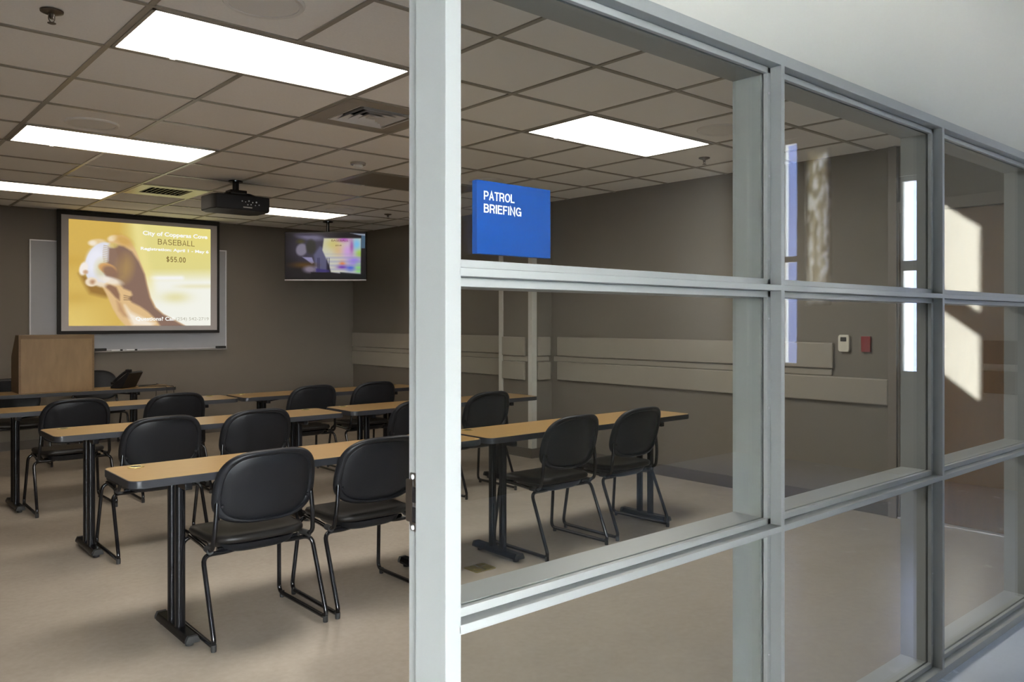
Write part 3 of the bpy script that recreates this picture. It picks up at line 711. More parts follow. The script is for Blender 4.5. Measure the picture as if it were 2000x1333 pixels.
def slide():
    w, h = 300, 228
    u, v = np.meshgrid(np.linspace(0, 1, w), np.linspace(0, 1, h))
    X = 177+1415*u; Y = 142+108*u+v*(1074-111*u)
    img = np.zeros((h, w, 3)); img[:] = np.array((214, 178, 88))/255
    mix(img, (226, 198, 112), np.clip((Y-600)/600, 0, 1)*np.clip((700-X)/400, 0, 1))
    mix(img, (200, 158, 66), 0.5*np.exp(-((Y-560)/60)**2)*np.clip((420-X)/300, 0, 1)); mix(img, (196, 156, 70), 0.5*np.exp(-((Y-930)/70)**2)*np.clip((560-X)/300, 0, 1))
    k = np.clip((X-640)/200, 0, 1); mix(img, (228, 218, 140), k)
    mix(img, (234, 220, 130), np.clip((X-900)/500, 0, 1)*np.clip((620-Y)/300, 0, 1))
    mix(img, (246, 246, 236), np.clip((Y-640)/140, 0, 1)*np.clip((X-780)/120, 0, 1))
    mix(img, (228, 220, 160), 0.8*np.exp(-((Y-930)/55)**2-((X-1210)/150)**2)); mix(img, (232, 224, 176), 0.6*np.exp(-((Y-820)/22)**2)*np.clip((X-1150)/200, 0, 1))
    mix(img, (250, 250, 250), 0.9*np.exp(-((Y-735)/22)**2)*np.clip((X-900)/60, 0, 1)*np.clip((1320-X)/40, 0, 1))
    mix(img, (240, 226, 150), 0.8*np.exp(-((X-(860+0.2*(Y-400)))/60)**2)*np.clip((1000-Y)/300, 0, 1))
    # shadow cast by the ball, forearm, hand, ball and fingers
    mpoly(img, X, Y, [(270, 690), (350, 720), (480, 810), (560, 900), (520, 930), (370, 890), (320, 800)], (146, 106, 52), 26, 0.85)
    arm = [(490, 830), (535, 920), (585, 1045), (640, 1140), (720, 1230), (1345, 1230), (1200, 1155), (1090, 1100), (1010, 1030), (960, 930), (925, 800), (900, 690), (850, 560), (800, 440), (740, 340), (680, 305), (600, 305), (545, 335), (540, 420), (500, 600), (480, 720)]
    mpoly(img, X, Y, arm, (226, 190, 138), 9)
    mpoly(img, X, Y, [(600, 400), (690, 415), (770, 470), (840, 575), (895, 700), (918, 810), (950, 935), (1000, 1035), (1080, 1100), (1190, 1155), (1320, 1225), (1060, 1225), (1010, 1150), (930, 1075), (850, 1020), (770, 980), (740, 940), (775, 905), (760, 870), (690, 840), (640, 780), (560, 700), (530, 600), (550, 480)], (138, 110, 96), 13)
    mell(img, X, Y, 690, 640, 80, 120, (172, 140, 92), 50, 0.8, 0.2)
    mpoly(img, X, Y, [(500, 810), (560, 800), (620, 830), (650, 900), (650, 960), (610, 930), (560, 870)], (140, 104, 84), 12, 0.9)
    mpoly(img, X, Y, [(620, 960), (660, 990), (700, 1080), (760, 1140), (690, 1120), (640, 1060)], (176, 130, 96), 18, 0.6)
    mpoly(img, X, Y, [(700, 1010), (760, 1080), (860, 1130), (1000, 1190), (960, 1225), (780, 1215), (740, 1130)], (250, 240, 225), 24, 0.9)
    for q in range(3): mpoly(img, X, Y, [(690, 905+q*22), (770, 925+q*14), (768, 931+q*14), (690, 913+q*22)], (112, 84, 66), 5, 0.7)
    mell(img, X, Y, 440, 378, 82, 36, (232, 204, 150), 9, 1, -0.05); mell(img, X, Y, 395, 385, 36, 26, (250, 240, 225), 12, 0.8)
    mell(img, X, Y, 580, 335, 45, 28, (244, 226, 190), 10, 0.9, -0.3); mell(img, X, Y, 690, 360, 90, 45, (206, 160, 78), 24, 0.7, 0.5)
    mell(img, X, Y, 478, 590, 150, 218, (226, 226, 236), 7, 1, 0.25)
    mell(img, X, Y, 420, 560, 80, 130, (240, 240, 250), 30, 0.9, 0.2)
    mell(img, X, Y, 480, 640, 60, 90, (214, 204, 140), 30, 0.6)
    mpoly(img, X, Y, [(545, 430), (640, 420), (700, 520), (690, 700), (600, 760), (520, 720), (500, 640), (540, 560)], (140, 110, 92), 14, 0.95)
    mell(img, X, Y, 690, 640, 70, 110, (172, 140, 92), 50, 0.7, 0.2)
    for q in range(11):
        yy = 410+q*18; xx = 522-10*math.sin((yy-410)/180*PI)
        mpoly(img, X, Y, [(xx-24, yy-4), (xx+22, yy+4), (xx+22, yy+9), (xx-24, yy+1)], (176, 142, 84), 3, 0.9)
    mell(img, X, Y, 590, 408, 45, 26, (214, 190, 110), 10, 0.8)
    mell(img, X, Y, 535, 640, 88, 50, (214, 164, 104), 8, 1, 0.35); mell(img, X, Y, 560, 670, 76, 50, (146, 112, 92), 14, 0.95, 0.5)
    mell(img, X, Y, 560, 760, 110, 34, (246, 236, 222), 14, 0.85, 0.25)
    mell(img, X, Y, 312, 640, 38, 68, (248, 240, 232), 8, 1, 0.25); mell(img, X, Y, 330, 675, 22, 20, (196, 150, 110), 10, 0.8)
    mell(img, X, Y, 385, 775, 58, 46, (240, 222, 196), 8); mell(img, X, Y, 395, 775, 24, 22, (176, 130, 96), 14, 0.8); mell(img, X, Y, 470, 800, 50, 26, (240, 224, 200), 12, 0.9, 0.2)
    return np.clip(img, 0, 1)

def tv_image():
    w, h = 150, 86
    u, v = np.meshgrid(np.linspace(0, 1, w), np.linspace(0, 1, h))
    X = 130+1600*u; Y = 235+945*v
    img = np.zeros((h, w, 3)); img[:] = np.array((22, 18, 24))/255
    mell(img, X, Y, 700, 560, 420, 330, (60, 56, 72), 160); mell(img, X, Y, 640, 330, 260, 60, (112, 108, 134), 30, 0.9, 0.1); mell(img, X, Y, 560, 270, 200, 26, (48, 44, 66), 18)
    mell(img, X, Y, 430, 420, 70, 40, (74, 70, 30), 30, 0.8)
    mell(img, X, Y, 450, 590, 110, 130, (128, 122, 140), 20, 0.95, 0.3); mell(img, X, Y, 640, 530, 100, 150, (48, 48, 44), 24, 0.95)
    mpoly(img, X, Y, [(700, 700), (820, 520), (900, 560), (960, 760), (960, 1100), (720, 1050)], (92, 92, 124), 24, 0.9)
    mpoly(img, X, Y, [(460, 740), (660, 750), (700, 860), (660, 890), (560, 810)], (150, 146, 186), 10, 0.9)
    mell(img, X, Y, 480, 910, 220, 50, (96, 66, 20), 40, 0.8); mell(img, X, Y, 620, 1000, 130, 70, (150, 138, 158), 34, 0.8)
    R = [(900, 350), (1650, 350), (1640, 1100), (1280, 1090), (1040, 1060), (1000, 900), (930, 740), (870, 600)]
    a = np.clip(0.5-sd_poly(X, Y, R)/24, 0, 1)
    c = np.zeros_like(img); c[:] = np.array((206, 206, 188))/255
    mix(c, (206, 196, 120), np.exp(-((X-1100)/190)**2-((Y-470)/130)**2)); mix(c, (214, 176, 120), 0.8*np.exp(-((X-1200)/120)**2-((Y-610)/120)**2))
    mix(c, (206, 160, 220), np.exp(-((X-1380)/120)**2-((Y-620)/170)**2)); mix(c, (180, 90, 190), np.exp(-((X-1300)/120)**2-((Y-380)/50)**2))
    mix(c, (120, 190, 235), np.exp(-((X-1560)/90)**2-((Y-480)/130)**2)); mix(c, (160, 205, 70), np.exp(-((X-1620)/80)**2-((Y-680)/90)**2))
    mix(c, (150, 120, 235), np.exp(-((X-1520)/150)**2-((Y-830)/90)**2)); mix(c, (236, 140, 70), np.exp(-((X-1270)/60)**2-((Y-880)/55)**2))
    mix(c, (110, 50, 170), np.exp(-((X-1270)/110)**2-((Y-950)/45)**2)); mix(c, (60, 90, 210), np.exp(-((X-1440)/100)**2-((Y-980)/60)**2)); mix(c, (130, 215, 110), np.exp(-((X-1600)/70)**2-((Y-990)/120)**2))
    mix(c, (150, 60, 150), 0.7*np.exp(-((X-1460)/40)**2-((Y-520)/150)**2)); mix(c, (150, 150, 190), 0.5*(np.sin(Y/13.0)*0.5+0.5)*np.clip((Y-640)/100, 0, 1))
    img[:] = img*(1-a[..., None])+c*a[..., None]
    for xx in (770, 800, 960, 1000): mpoly(img, X, Y, [(xx, 760), (xx+14, 760), (xx+14, 1060), (xx, 1060)], (34, 30, 66), 6, 0.8)
    mpoly(img, X, Y, [(640, 1060), (1030, 1060), (1060, 1180), (640, 1180)], (16, 14, 22), 10); mpoly(img, X, Y, [(740, 980), (1010, 1010), (1010, 1060), (740, 1060)], (50, 40, 110), 12, 0.8)
    mpoly(img, X, Y, [(1230, 1060), (1740, 1110), (1740, 1190), (1230, 1190)], (14, 18, 22), 14)
    mpoly(img, X, Y, [(1655, 290), (1740, 300), (1735, 560), (1655, 560)], (70, 96, 118), 8); mpoly(img, X, Y, [(1430, 245), (1740, 262), (1740, 300), (1600, 285)], (150, 160, 176), 8)
    return np.clip(img, 0, 1)

# --- projection screen
t = thing('projection_screen', 'large black bordered projection screen showing a baseball slide', 'projection screen', (0, 0, 0))
SY = 10.054
bm = B(); x0, x1, z0, z1 = 2.075, 3.879, 1.255, 2.638
a0, a1, b0, b1 = 2.116, 3.852, 1.291, 2.588
for b_ in ((x0, x1, b1, z1), (x0, x1, z0, b0), (x0, a0, b0, b1), (a1, x1, b0, b1)): box(bm, b_[0], b_[1], SY-0.012, SY+0.012, b_[2], b_[3], 0.002)
obj('border', bm, 'screenblack', t, False)
bm = B(); box(bm, a0, a1, SY-0.002, SY+0.004, b0, b1); obj('cloth', bm, 'screengrey', t, False)
for hx in (2.32, 3.64):
    bm = B(); box(bm, hx-0.02, hx+0.02, SY+0.012, YF, 2.60, 2.635); obj('hanger_bracket', bm, 'black', t, False)
pic = picture_mesh('projected_picture', slide(), 2.191, 3.770, 1.347, 2.541, SY-0.004, picture_material('projected slide light', 0.95), t)
def sx(u): return 2.191+1.579*u
def sz(v): return 2.541-1.194*v
M['slide_brown'] = glow('slide brown letter light', srgb(128, 104, 56), 0.95)
M['slide_white'] = glow('slide white letter light', srgb(250, 250, 246), 1.0)
M['slide_grey'] = glow('slide grey letter light', srgb(190, 186, 170), 0.95)
def slide_text(s, xa, xb, ya, yb, m, bold=0.0):
    # xa..xb, ya..yb: box on the slide in the slide's own 0..1 frame
    return text_mesh('lettering', s, m, pic, sx(xa), sx(xb), sz(yb), sz(ya), SY-0.006, bold=bold, depth=0.0)
stroke_text('lettering', 'BASEBALL', 'slide_brown', pic, sx(0.602), sx(0.876), sz(0.190), sz(0.133), SY-0.006, gap=0.11, weight=0.72)
stroke_text('lettering', '$55.00', 'slide_brown', pic, sx(0.664), sx(0.808), sz(0.359), sz(0.306), SY-0.006, gap=0.14, weight=0.95)
slide_text('City of Copperas Cove', 0.495, 0.975, 0.062, 0.118, 'slide_white', 0.03)
slide_text('Registration: April 1 - May 6', 0.48, 0.985, 0.222, 0.262, 'slide_white', 0.035)
slide_text('Questions? Call', 0.445, 0.722, 0.912, 0.957, 'slide_white', 0.025)
slide_text('(254) 542-2719', 0.735, 0.985, 0.915, 0.957, 'slide_grey', 0.0)
# --- whiteboard behind it
t = thing('whiteboard', 'wide white marker board behind the projection screen', 'whiteboard', (0, 0, 0))
bm = B(); box(bm, 1.838, 4.002, YF-0.018, YF-0.003, 1.068, 2.289); obj('board_surface', bm, 'wb', t, False)
bm = B()
for b_ in ((1.828, 4.012, 2.285, 2.299), (1.828, 4.012, 1.055, 1.070), (1.828, 1.842, 1.06, 2.295), (3.998, 4.012, 1.06, 2.295)): box(bm, b_[0], b_[1], YF-0.026, YF-0.002, b_[2], b_[3], 0.002)
obj('board_frame', bm, 'alu', t, False)
bm = B(); prism(bm, [(YF-0.026, 1.055), (YF-0.085, 1.045), (YF-0.090, 1.056), (YF-0.084, 1.056), (YF-0.080, 1.050), (YF-0.026, 1.062)], 'x', 1.85, 3.99); obj('marker_tray', bm, 'alu', t, False)
def eraser(x, label):
    bm = B(); box(bm, x-0.06, x+0.06, YF-0.075, YF-0.035, 1.0605, 1.088, 0.004); e = obj('whiteboard_eraser', bm, 'rub'); return tag(e, label, 'eraser', 'erasers on the marker tray')
eraser(2.535, 'black whiteboard eraser on the tray just right of the lectern'); eraser(3.925, 'black whiteboard eraser at the right end of the marker tray')
for k, (x, c) in enumerate(((2.70, 'white'), (2.86, 'white'))):
    mk = thing('marker_pen', ('white marker pen on the tray nearest the eraser', 'white marker pen on the tray further right of the lectern')[k], 'marker pen', (x, YF-0.062, 1.0635), group='marker pens on the tray')
    bm = B(); tube(bm, [(-0.05, 0, 0), (0.04, 0, 0)], 0.008, 10); obj('barrel', bm, 'white', mk)
    bm = B(); tube(bm, [(0.04, 0, 0), (0.068, 0, 0)], 0.0088, 10); obj('cap', bm, 'phone', mk)

# --- television hanging in the corner
rz = math.atan2(-0.658, 0.753)
t = thing('television', 'flat television hung from the ceiling in the front right corner', 'television', (4.82, 9.068, CEIL), rz)
W, ZT0, ZT1 = 0.503, 1.912-CEIL, 2.506-CEIL
bm = B(); box(bm, -W, W, 0.0, 0.055, ZT0, ZT1, 0.004); box(bm, -0.30, 0.30, 0.05, 0.10, ZT0+0.10, ZT1-0.10, 0.01); obj('casing', bm, 'phone', t)
bm = B(); box(bm, -W, W, -0.002, 0.006, ZT0-0.010, ZT0+0.004, 0.001); obj('lower_trim', bm, 'alu', t)
tvp = picture_mesh('screen', tv_image(), -W+0.012, W-0.012, ZT0+0.022, ZT1-0.012, -0.0015, picture_material('television picture', 0.85, 0.2), t)
M['tv_brown'] = glow('television letter light', srgb(120, 80, 50), 0.8)
text_mesh('lettering', 'BASEBALL', 'tv_brown', tvp, 0.075, 0.285, 2.384-CEIL, 2.41-CEIL, -0.003, depth=0.0); text_mesh('lettering', '$55.00', 'tv_brown', tvp, 0.125, 0.20, 2.325-CEIL, 2.345-CEIL, -0.003, bold=0.01, depth=0.0)
bm = B(); tube(bm, [(0.01, 0.09, 0.0), (0.01, 0.09, -0.20)], 0.019, 14); lathe(bm, [(0, -0.012), (0.06, -0.012), (0.062, 0)], 0.01, 0.09, 0, 20); obj('ceiling_pole', bm, 'black', t)
bm = B(); box(bm, -0.10, 0.12, 0.07, 0.125, -0.42, -0.19, 0.004); obj('mount_bracket', bm, 'black', t)

# --- wooden lectern on the far table
t = thing('lectern', 'light wood tabletop lectern standing on the far left table', 'lectern', (1.78, 8.60, ZT+0.001))
hw = 0.318; hz = 0.540
bm = B(); box(bm, -hw+0.019, hw-0.019, 0.0, 0.019, 0.0, hz-0.038, 0.001); obj('front_panel', bm, 'podium', t, False)
for s in (-1, 1):
    bm = B(); pr_ = [(0.0, 0.0), (0.355, 0.0), (0.355, 0.335), (0.15, hz-0.002), (0.0, hz-0.002)]
    prism(bm, pr_, 'x', s*hw, s*(hw-0.019), 0.001); obj('side_panel', bm, 'podium2', t, False)
bm = B(); box(bm, -hw+0.019, hw-0.019, -0.001, 0.019, hz-0.038, hz, 0.002); box(bm, -hw+0.019, hw-0.019, 0.0, 0.15, hz-0.018, hz, 0.002); obj('top_rail', bm, 'podium2', t, False)
bm = B(); prism(bm, [(0.148, hz-0.020), (0.352, 0.318), (0.352, 0.334), (0.148, hz-0.003)], 'x', -hw+0.019, hw-0.019); obj('reading_board', bm, 'podium', t, False)

# --- desk phone and its cables
t = thing('desk_phone', 'black desk phone on the far table right of the lectern', 'telephone', (2.42, 8.70, ZT+0.001), math.radians(42))
bm = B(); prism(bm, [(-0.02, 0.001), (0.10, 0.001), (0.10, 0.02), (-0.085, 0.165), (-0.10, 0.150)], 'x', -0.115, 0.125, 0.004); obj('body', bm, 'phone', t)
bm = B()
tube(bm, [(-0.085, 0.085, 0.060), (-0.085, 0.0, 0.135), (-0.085, -0.075, 0.185)], 0.014, 10, 0.05); 
box(bm, -0.108, -0.062, 0.06, 0.105, 0.035, 0.066, 0.008); box(bm, -0.108, -0.062, -0.10, -0.05, 0.155, 0.192, 0.010); obj('handset', bm, 'phone', t)
bm = B(); prism(bm, [(-0.066, 0.150), (-0.010, 0.107), (-0.012, 0.104), (-0.068, 0.147)], 'x', -0.02, 0.10); obj('display', bm, 'lcd', t)
for r_ in range(4):
    for c_ in range(3):
        y = 0.010+r_*0.018; z = 0.155-(y+0.075)*(0.135/0.175)+0.001
        bm = B(); box(bm, -0.015+c_*0.032, 0.005+c_*0.032, y-0.005, y+0.005, z-0.002, z+0.003, 0.001); obj('key', bm, 'edge', t)
def cable(pts, label, r=0.0035):
    bm = B(); tube(bm, pts, r, 8, 0.012); return tag(obj('phone_cable', bm, 'rub'), label, 'cable', 'cables behind the desk phone')
cable([(2.50, 8.80, ZT+0.012), (2.60, 8.83, ZT+0.008), (2.72, 8.83, ZT+0.008), (2.79, 8.90, ZT+0.008), (2.79, 8.972, ZT+0.008), (2.79, 8.978, 0.62), (2.77, 8.98, 0.45)], 'black cable running from the phone along the far table edge')
cable([(2.53, 8.70, ZT+0.007), (2.62, 8.66, ZT+0.007), (2.70, 8.57, ZT+0.007), (2.74, 8.494, ZT+0.008), (2.745, 8.492, 0.66), (2.72, 8.492, 0.55)], 'black cable looping over the near edge of the far table')
cable([(2.55, 8.75, ZT+0.007), (2.68, 8.74, ZT+0.012), (2.79, 8.60, ZT+0.007), (2.81, 8.494, ZT+0.008), (2.812, 8.492, 0.65)], 'black cable hanging at the right end of the far table')

# --- folding tables
def make_table(label, loc, length=1.885, depth=0.435, legs=(0.225, 0.225)):
    t = thing('training_table', label, 'table', loc, 0, 'training tables in rows')
    L_, D_ = length, depth
    bm = B(); prism(bm, rrect(0, L_, 0, D_, 0.048, 8), 'z', ZT-0.034, ZT-0.0008, 0.004); obj('edge_band', bm, 'edge', t)
    bm = B(); prism(bm, rrect(0.004, L_-0.004, 0.004, D_-0.004, 0.044, 8), 'z', ZT-0.012, ZT); obj('tabletop', bm, 'lam', t, False)
    for gx in (0.125, L_-0.125):
        bm = B(); lathe(bm, [(0.036, -0.004), (0.036, 0.002), (0.030, 0.004), (0.025, 0.002), (0.0, 0.0012)], gx, D_-0.068, ZT, 28); g = obj('grommet', bm, 'brass', t)
        bm = B(); lathe(bm, [(0.024, 0.001), (0.022, 0.0028), (0, 0.0026)], gx, D_-0.068, ZT, 24); obj('hole_cap', bm, 'rub', g)
    cy = 0.145
    for lx in (legs[0], L_-legs[1]):
        bm = B()
        for dy in (-0.048, 0.048):
            prism(bm, rrect(lx-0.021, lx+0.021, cy+dy-0.020, cy+dy+0.020, 0.016, 5), 'z', 0.05, ZT-0.034)
        box(bm, lx-0.016, lx+0.016, cy-0.16, D_-0.03, ZT-0.062, ZT-0.033, 0.004)
        leg = obj('leg', bm, 'black', t)
        bm = B()
        sec = [(lx-0.030, 0.018), (lx-0.030, 0.030), (lx-0.020, 0.050), (lx+0.020, 0.050), (lx+0.030, 0.030), (lx+0.030, 0.018)]
        prism(bm, sec, 'y', cy-0.190, cy+0.190, 0.004); obj('foot', bm, 'black', leg)
        for ey in (cy-0.190, cy+0.190):
            bm = B(); s_ = 1 if ey > cy else -1
            prism(bm, [(p[0]*1.0, p[1]+0.001) for p in sec], 'y', ey-0.001*s_, ey+0.022*s_, 0.006); obj('end_cap', bm, 'rub', leg)
        for ey in (cy-0.165, cy+0.165):
            bm = B(); lathe(bm, [(0, 0), (0.017, 0), (0.017, 0.014), (0.008, 0.020)], lx, ey, 0, 14); obj('glide', bm, 'rub', leg)
        bm = B(); tube(bm, [(lx+(0.03 if lx < L_/2 else -0.03), cy, ZT-0.06), (lx+(0.22 if lx < L_/2 else -0.22), cy, ZT-0.038)], 0.007, 8); obj('brace', bm, 'black', leg)
    return t
make_table('nearest left wood laminate table, its rounded end beside the post foot', (1.012, 3.580, 0), legs=(0.232, 0.32))
make_table('nearest right table seen through the glass below the blue sign', (2.930, 3.566, 0), legs=(0.178, 0.345))
make_table('second row left table behind the nearest left table', (1.078, 5.275, 0), legs=(0.215, 0.315))
make_table('second row right table passing behind the grey post', (3.040, 5.300, 0), legs=(0.175, 0.33))
make_table('third row left table cut off by the left edge of the photo', (0.945, 6.868, 0), legs=(0.225, 0.29))
make_table('third row right table in front of the crash rails', (2.870, 6.868, 0), legs=(0.220, 0.33))
make_table('farthest table carrying the lectern and the phone', (0.968, 8.512, 0), legs=(0.21, 0.38))

# --- chairs
def make_chair(label, loc, rz):
    t = thing('stacking_chair', label, 'chair', loc, rz, 'stacking chairs at the tables')
    # seat
    n = 40; bm = B()
    def sup(a, b, e, k, n=n):
        th = 2*PI*k/n; c, s = math.cos(th), math.sin(th)
        return (a*math.copysign(abs(c)**(2/e), c), b*math.copysign(abs(s)**(2/e), s))
    rings = []
    for sc_, z in ((0.97, 0.418), (1.0, 0.428), (1.0, 0.438), (0.975, 0.449), (0.90, 0.453), (0.6, 0.447), (0.3, 0.444)):
        rg = []
        for k in range(n):
            x, y = sup(0.226, 0.210, 4.2, k); x *= sc_; y *= sc_
            dz = -0.020*max(0, (y-0.10)/0.11)**2+0.006*max(0, (-y-0.08)/0.12)
            x *= 1.0+0.05*(y/0.21)
            rg.append(bm.verts.new((x, y+0.03, z+dz)))
        rings.append(rg)
    for a, b in zip(rings, rings[1:]):
        for k in range(n): bm.faces.new((a[k], a[(k+1) % n], b[(k+1) % n], b[k]))
    cv = bm.verts.new((0, 0.03, 0.443)); 
    for k in range(n): bm.faces.new((rings[-1][k], rings[-1][(k+1) % n], cv))
    bm.faces.new(rings[0][::-1]); obj('seat', bm, 'vinyl', t, True, 60)
    # shell below the seat
    bm = B(); rings = []
    for sc_, z in ((0.55, 0.366), (0.8, 0.370), (0.93, 0.384), (1.0, 0.412)):
        rg = []
        for k in range(n):
            x, y = sup(0.185, 0.175, 3.5, k); rg.append(bm.verts.new((x*sc_, y*sc_+0.02, z)))
        rings.append(rg)
    for a, b in zip(rings, rings[1:]):
        for k in range(n): bm.faces.new((a[k], a[(k+1) % n], b[(k+1) % n], b[k]))
    bm.faces.new(rings[0][::-1]); bm.faces.new(rings[-1]); obj('seat_shell', bm, 'seat', t, True, 60)
    # backrest
    zc = 0.645; out = []
    nb = 56
    for k in range(nb):
        th = 2*PI*k/nb; c, s = math.cos(th), math.sin(th)
        if s >= 0: x = 0.240*math.copysign(abs(c)**(2/3.5), c); z = 0.192*abs(s)**(2/3.5)
        else: x = 0.240*math.copysign(abs(c)**(2/3.0), c); z = -0.142*abs(s)**(2/3.0)
        if z > 0: x *= 1-0.07*(z/0.192)**1.5
        out.append((x, z))
    def bp(x, z, off):
        Z = zc+z; y = -0.178-0.085*(Z-0.50)/0.335+0.055*(x/0.24)**2
        return (x, y+off, Z)
    bm = B()
    rearr = [(0.0, -0.003), (0.30, -0.003), (0.60, -0.003), (0.835, -0.003), (0.853, -0.001), (0.865, -0.003), (0.885, -0.014), (0.925, -0.017), (0.965, -0.014), (0.99, -0.006), (1.0, 0.004)]
    frontr = [(0.985, 0.012), (0.95, 0.020), (0.85, 0.024), (0.5, 0.024), (0.0, 0.024)]
    prev = None
    for sc_, off in rearr+frontr:
        if sc_ == 0: rg = [bm.verts.new(bp(0, 0, off))]
        else: rg = [bm.verts.new(bp(x*sc_, z*sc_, off)) for x, z in out]
        if prev:
            for k in range(nb):
                l = (k+1) % nb
                if len(prev) == 1: bm.faces.new((prev[0], rg[k], rg[l]))
                elif len(rg) == 1: bm.faces.new((prev[k], rg[0], prev[l]))
                else: bm.faces.new((prev[k], rg[k], rg[l], prev[l]))
        prev = rg
    bk = obj('backrest', bm, 'seat', t, True, 50)
    for s in (-1, 1):
        bm = B(); lathe(bm, [(0, 0.006), (0.006, 0.005), (0.009, 0)], n=14)
        bmesh.ops.rotate(bm, cent=(0, 0, 0), matrix=Matrix.Rotation(PI/2, 3, 'X'), verts=bm.verts[:])
        p = bp(s*0.200, -0.05, -0.010); bmesh.ops.translate(bm, vec=p, verts=bm.verts[:]); obj('bolt_cap', bm, 'seat', bk)
    for s in (-1, 1):
        # sled leg frame: rear leg, floor runner and front leg bent from one tube
        bm = B(); tube(bm, [(s*0.08, -0.095, 0.384), (s*0.150, -0.100, 0.376), (s*0.258, -0.100, 0.378), (s*0.262, -0.250, 0.022), (s*0.258, 0.250, 0.022), (s*0.236, 0.205, 0.388), (s*0.10, 0.205, 0.392)], 0.0105, 12, 0.042)
        leg = obj('sled_leg', bm, 'gloss', t, True, 60)
        for y in (-0.235, 0.222):
            bm = B(); lathe(bm, [(0, 0), (0.011, 0), (0.012, 0.008), (0.012, 0.030)], s*0.261, y, 0, 12); obj('glide', bm, 'rub', leg)
        bm = B(); tube(bm, [(s*0.212, 0.19, 0.400), (s*0.222, 0.0, 0.396), (s*0.232, -0.090, 0.392), (s*0.236, -0.155, 0.408), (s*0.228, -0.172, 0.52), (s*0.218, -0.165, 0.64), (s*0.212, -0.180, 0.70)], 0.0105, 10, 0.05)
        obj('back_post', bm, 'gloss', t, True, 60)
        bm = B(); tube(bm, [(s*0.226, -0.06, 0.394), (s*0.234, -0.125, 0.396)], 0.0145, 12); obj('pivot_cover', bm, 'rub', t)
    bm = B(); tube(bm, [(-0.19, -0.085, 0.388), (0.19, -0.085, 0.388)], 0.010, 10); tube(bm, [(-0.19, 0.205, 0.392), (0.19, 0.205, 0.392)], 0.010, 10); obj('cross_bar', bm, 'gloss', t)
    return t
CH = [
 (1.555, 3.650, 0.00, 'nearest black chair, at the left end of the nearest left table'),
 (2.140, 3.650, 0.00, 'black chair cut by the grey post, right of the nearest chair'),
 (3.500, 3.665, 0.02, 'black chair behind the glass, left one at the nearest right table'),
 (4.140, 3.690, 0.02, 'black chair behind the glass, right one at the nearest right table'),
 (1.612, 5.252, 0.00, 'black chair at the left end of the second row left table'),
 (2.205, 5.252, 0.00, 'black chair at the second row left table, behind the nearest chair'),
 (3.350, 5.090, 0.00, 'black chair mostly hidden by the grey post at the second row'),
 (4.150, 5.270, 0.02, 'black chair just right of the grey post, at the second row right table'),
 (1.492, 6.805, 0.00, 'black chair at the left end of the third row, below the lectern'),
 (2.210, 6.815, 0.00, 'black chair at the third row left table, right of the phone cables'),
 (3.400, 6.815, 0.00, 'black chair at the third row right table, below the television'),
 (4.030, 6.815, 0.00, 'black chair at the third row right table, nearest left of the post'),
]
c0 = None
for x, y, r, lab in CH:
    if c0 is None: c0 = make_chair(lab, (x, y, 0), r)
    else: dup(c0, (x, y, 0), r, lab)
dup(c0, (1.505, 8.985, 0), PI, 'dark chair behind the far table at the left of the lectern')
dup(c0, (2.460, 9.880, 0), PI, 'dark chair against the front wall, its back showing behind the phone')

# --- small wall and floor fittings
t = thing('thermostat', 'ivory thermostat with a dark display on the right wall', 'thermostat', (XR, 2.9325, 1.235))
bm = B()
pts = rrect(-0.041, 0.041, -0.060, 0.060, 0.012, 5)
pts = [(p[0], p[1]+(0.006 if p[1] > 0 else -0.006)*(1-(p[0]/0.041)**2)) for p in pts]
prism(bm, pts, 'x', -0.024, 0.0, 0.004); obj('housing', bm, 'tstat', t)
bm = B(); box(bm, -0.0255, -0.022, -0.022, 0.024, 0.014, 0.046, 0.001); obj('display', bm, 'lcd', t)
for k in range(3):
    bm = B(); box(bm, -0.0262, -0.022, -0.020, 0.020, -0.012-k*0.016, -0.004-k*0.016, 0.001); obj('button', bm, 'tstat', t)
bm = B(); box(bm, XR-0.022, XR, 2.733, 2.801, 1.175, 1.290, 0.003); tag(obj('fire_alarm_box', bm, 'red'), 'small red box on the wall right of the thermostat', 'fire alarm')
t = thing('floor_outlet', 'brass floor outlet cover in the floor by the nearest right table', 'floor outlet', (2.868, 3.580, 0))
bm = B(); prism(bm, rrect(-0.070, 0.070, -0.060, 0.060, 0.006), 'z', 0.0, 0.005, 0.002); obj('cover_plate', bm, 'brass', t)
bm = B(); lathe(bm, [(0, 0.009), (0.020, 0.008), (0.026, 0.005)], -0.030, -0.018, 0, 20); obj('screw_cap', bm, 'brass', t)
bm = B(); box(bm, -0.002, 0.002, -0.055, 0.055, 0.0048, 0.0062); obj('hinge_line', bm, 'rub', t)
bm = B(); box(bm, 0.02, 0.05, 0.01, 0.014, 0.0048, 0.0064); obj('finger_slot', bm, 'rub', t)

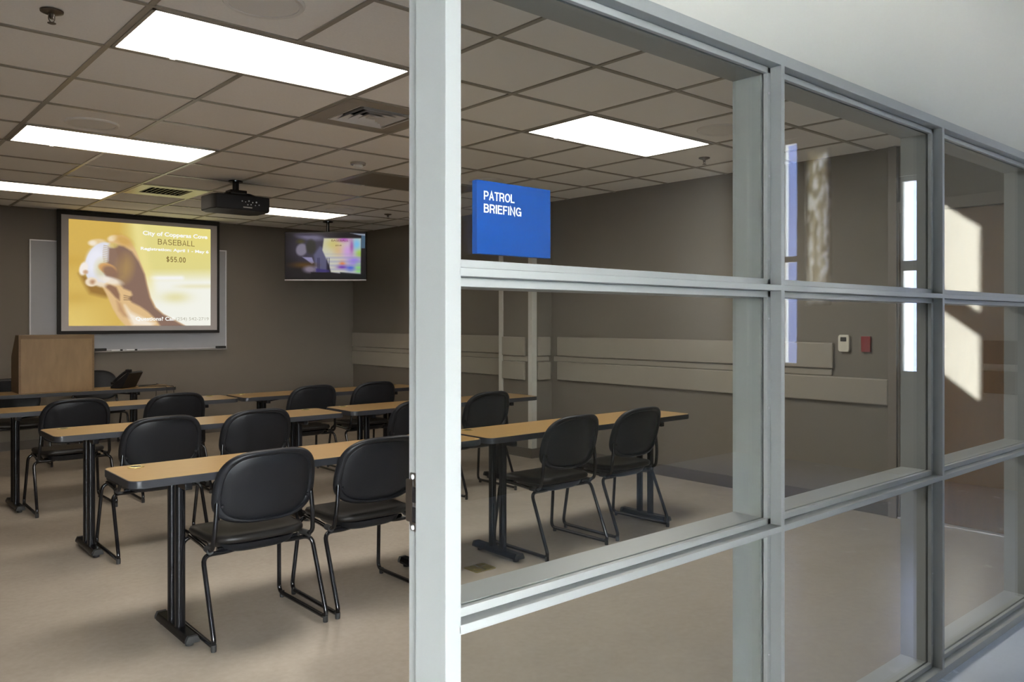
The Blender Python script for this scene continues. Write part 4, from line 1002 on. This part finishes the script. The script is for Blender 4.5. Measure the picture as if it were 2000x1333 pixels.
# --- room sign on the glass
t = thing('room_sign', 'blue sign reading PATROL BRIEFING on the upper glass pane', 'sign', (1.1535, 1.3345, 1.618))
bm = B(); box(bm, -0.1055, 0.1055, -0.0165, 0.0, -0.077, 0.077, 0.0008); obj('panel', bm, 'blue', t, False)
stroke_text('lettering', 'PATROL', 'white', t, 1.0660-1.1535, 1.1510-1.1535, 1.6550-1.618, 1.6735-1.618, -0.0167, gap=0.10, depth=0.0006)
stroke_text('lettering', 'BRIEFING', 'white', t, 1.0660-1.1535, 1.1705-1.1535, 1.6280-1.618, 1.6465-1.618, -0.0167, gap=0.115, depth=0.0006)

# ================================================================== LIGHT
wd = bpy.data.worlds.new('daylight'); SC.world = wd; wd.use_nodes = True
nt = wd.node_tree; N = nt.nodes; L = nt.links
bg = N['Background']; tc = N.new('ShaderNodeTexCoord'); sp = N.new('ShaderNodeSeparateXYZ'); L.new(tc.outputs['Generated'], sp.inputs[0])
rp = N.new('ShaderNodeValToRGB'); L.new(sp.outputs['Z'], rp.inputs[0])
rp.color_ramp.elements[0].position = 0.0; rp.color_ramp.elements[0].color = (1.0, 0.98, 0.95, 1)
rp.color_ramp.elements[1].position = 0.7; rp.color_ramp.elements[1].color = (0.62, 0.78, 1.0, 1)
L.new(rp.outputs[0], bg.inputs['Color']); bg.inputs['Strength'].default_value = 98.0
sn = bpy.data.lights.new('sun', 'SUN'); sn.energy = 20; sn.angle = math.radians(0.53); sn.color = (1.0, 0.95, 0.88)
so = bpy.data.objects.new('sun', sn); COL.objects.link(so); so.location = (-6, -9, 9)
so.rotation_euler = Vector((1, 0.535, -0.40)).to_track_quat('-Z', 'Y').to_euler()

# ================================================================== CAMERA
cam = bpy.data.cameras.new('camera'); co = bpy.data.objects.new('camera', cam); COL.objects.link(co)
cam.sensor_width = 36; cam.lens = 36*1580.83/2000
cam.shift_x = -(1005.24-1000)/2000; cam.shift_y = -(666.5-627.81)/2000
co.location = (0, 0, CAM_H); co.rotation_euler = (PI/2, 0, math.radians(48.844)-PI/2)
cam.clip_start = 0.02
SC.camera = co
SC.view_settings.view_transform = 'Standard'; SC.view_settings.look = 'None'
SC.view_settings.exposure = 0.0; SC.view_settings.gamma = 1.0; SC.view_settings.use_curve_mapping = False
SC.cycles.use_denoising = True
SC.cycles.max_bounces = 14; SC.cycles.transparent_max_bounces = 24; SC.cycles.diffuse_bounces = 6
SC.cycles.sample_clamp_indirect = 8
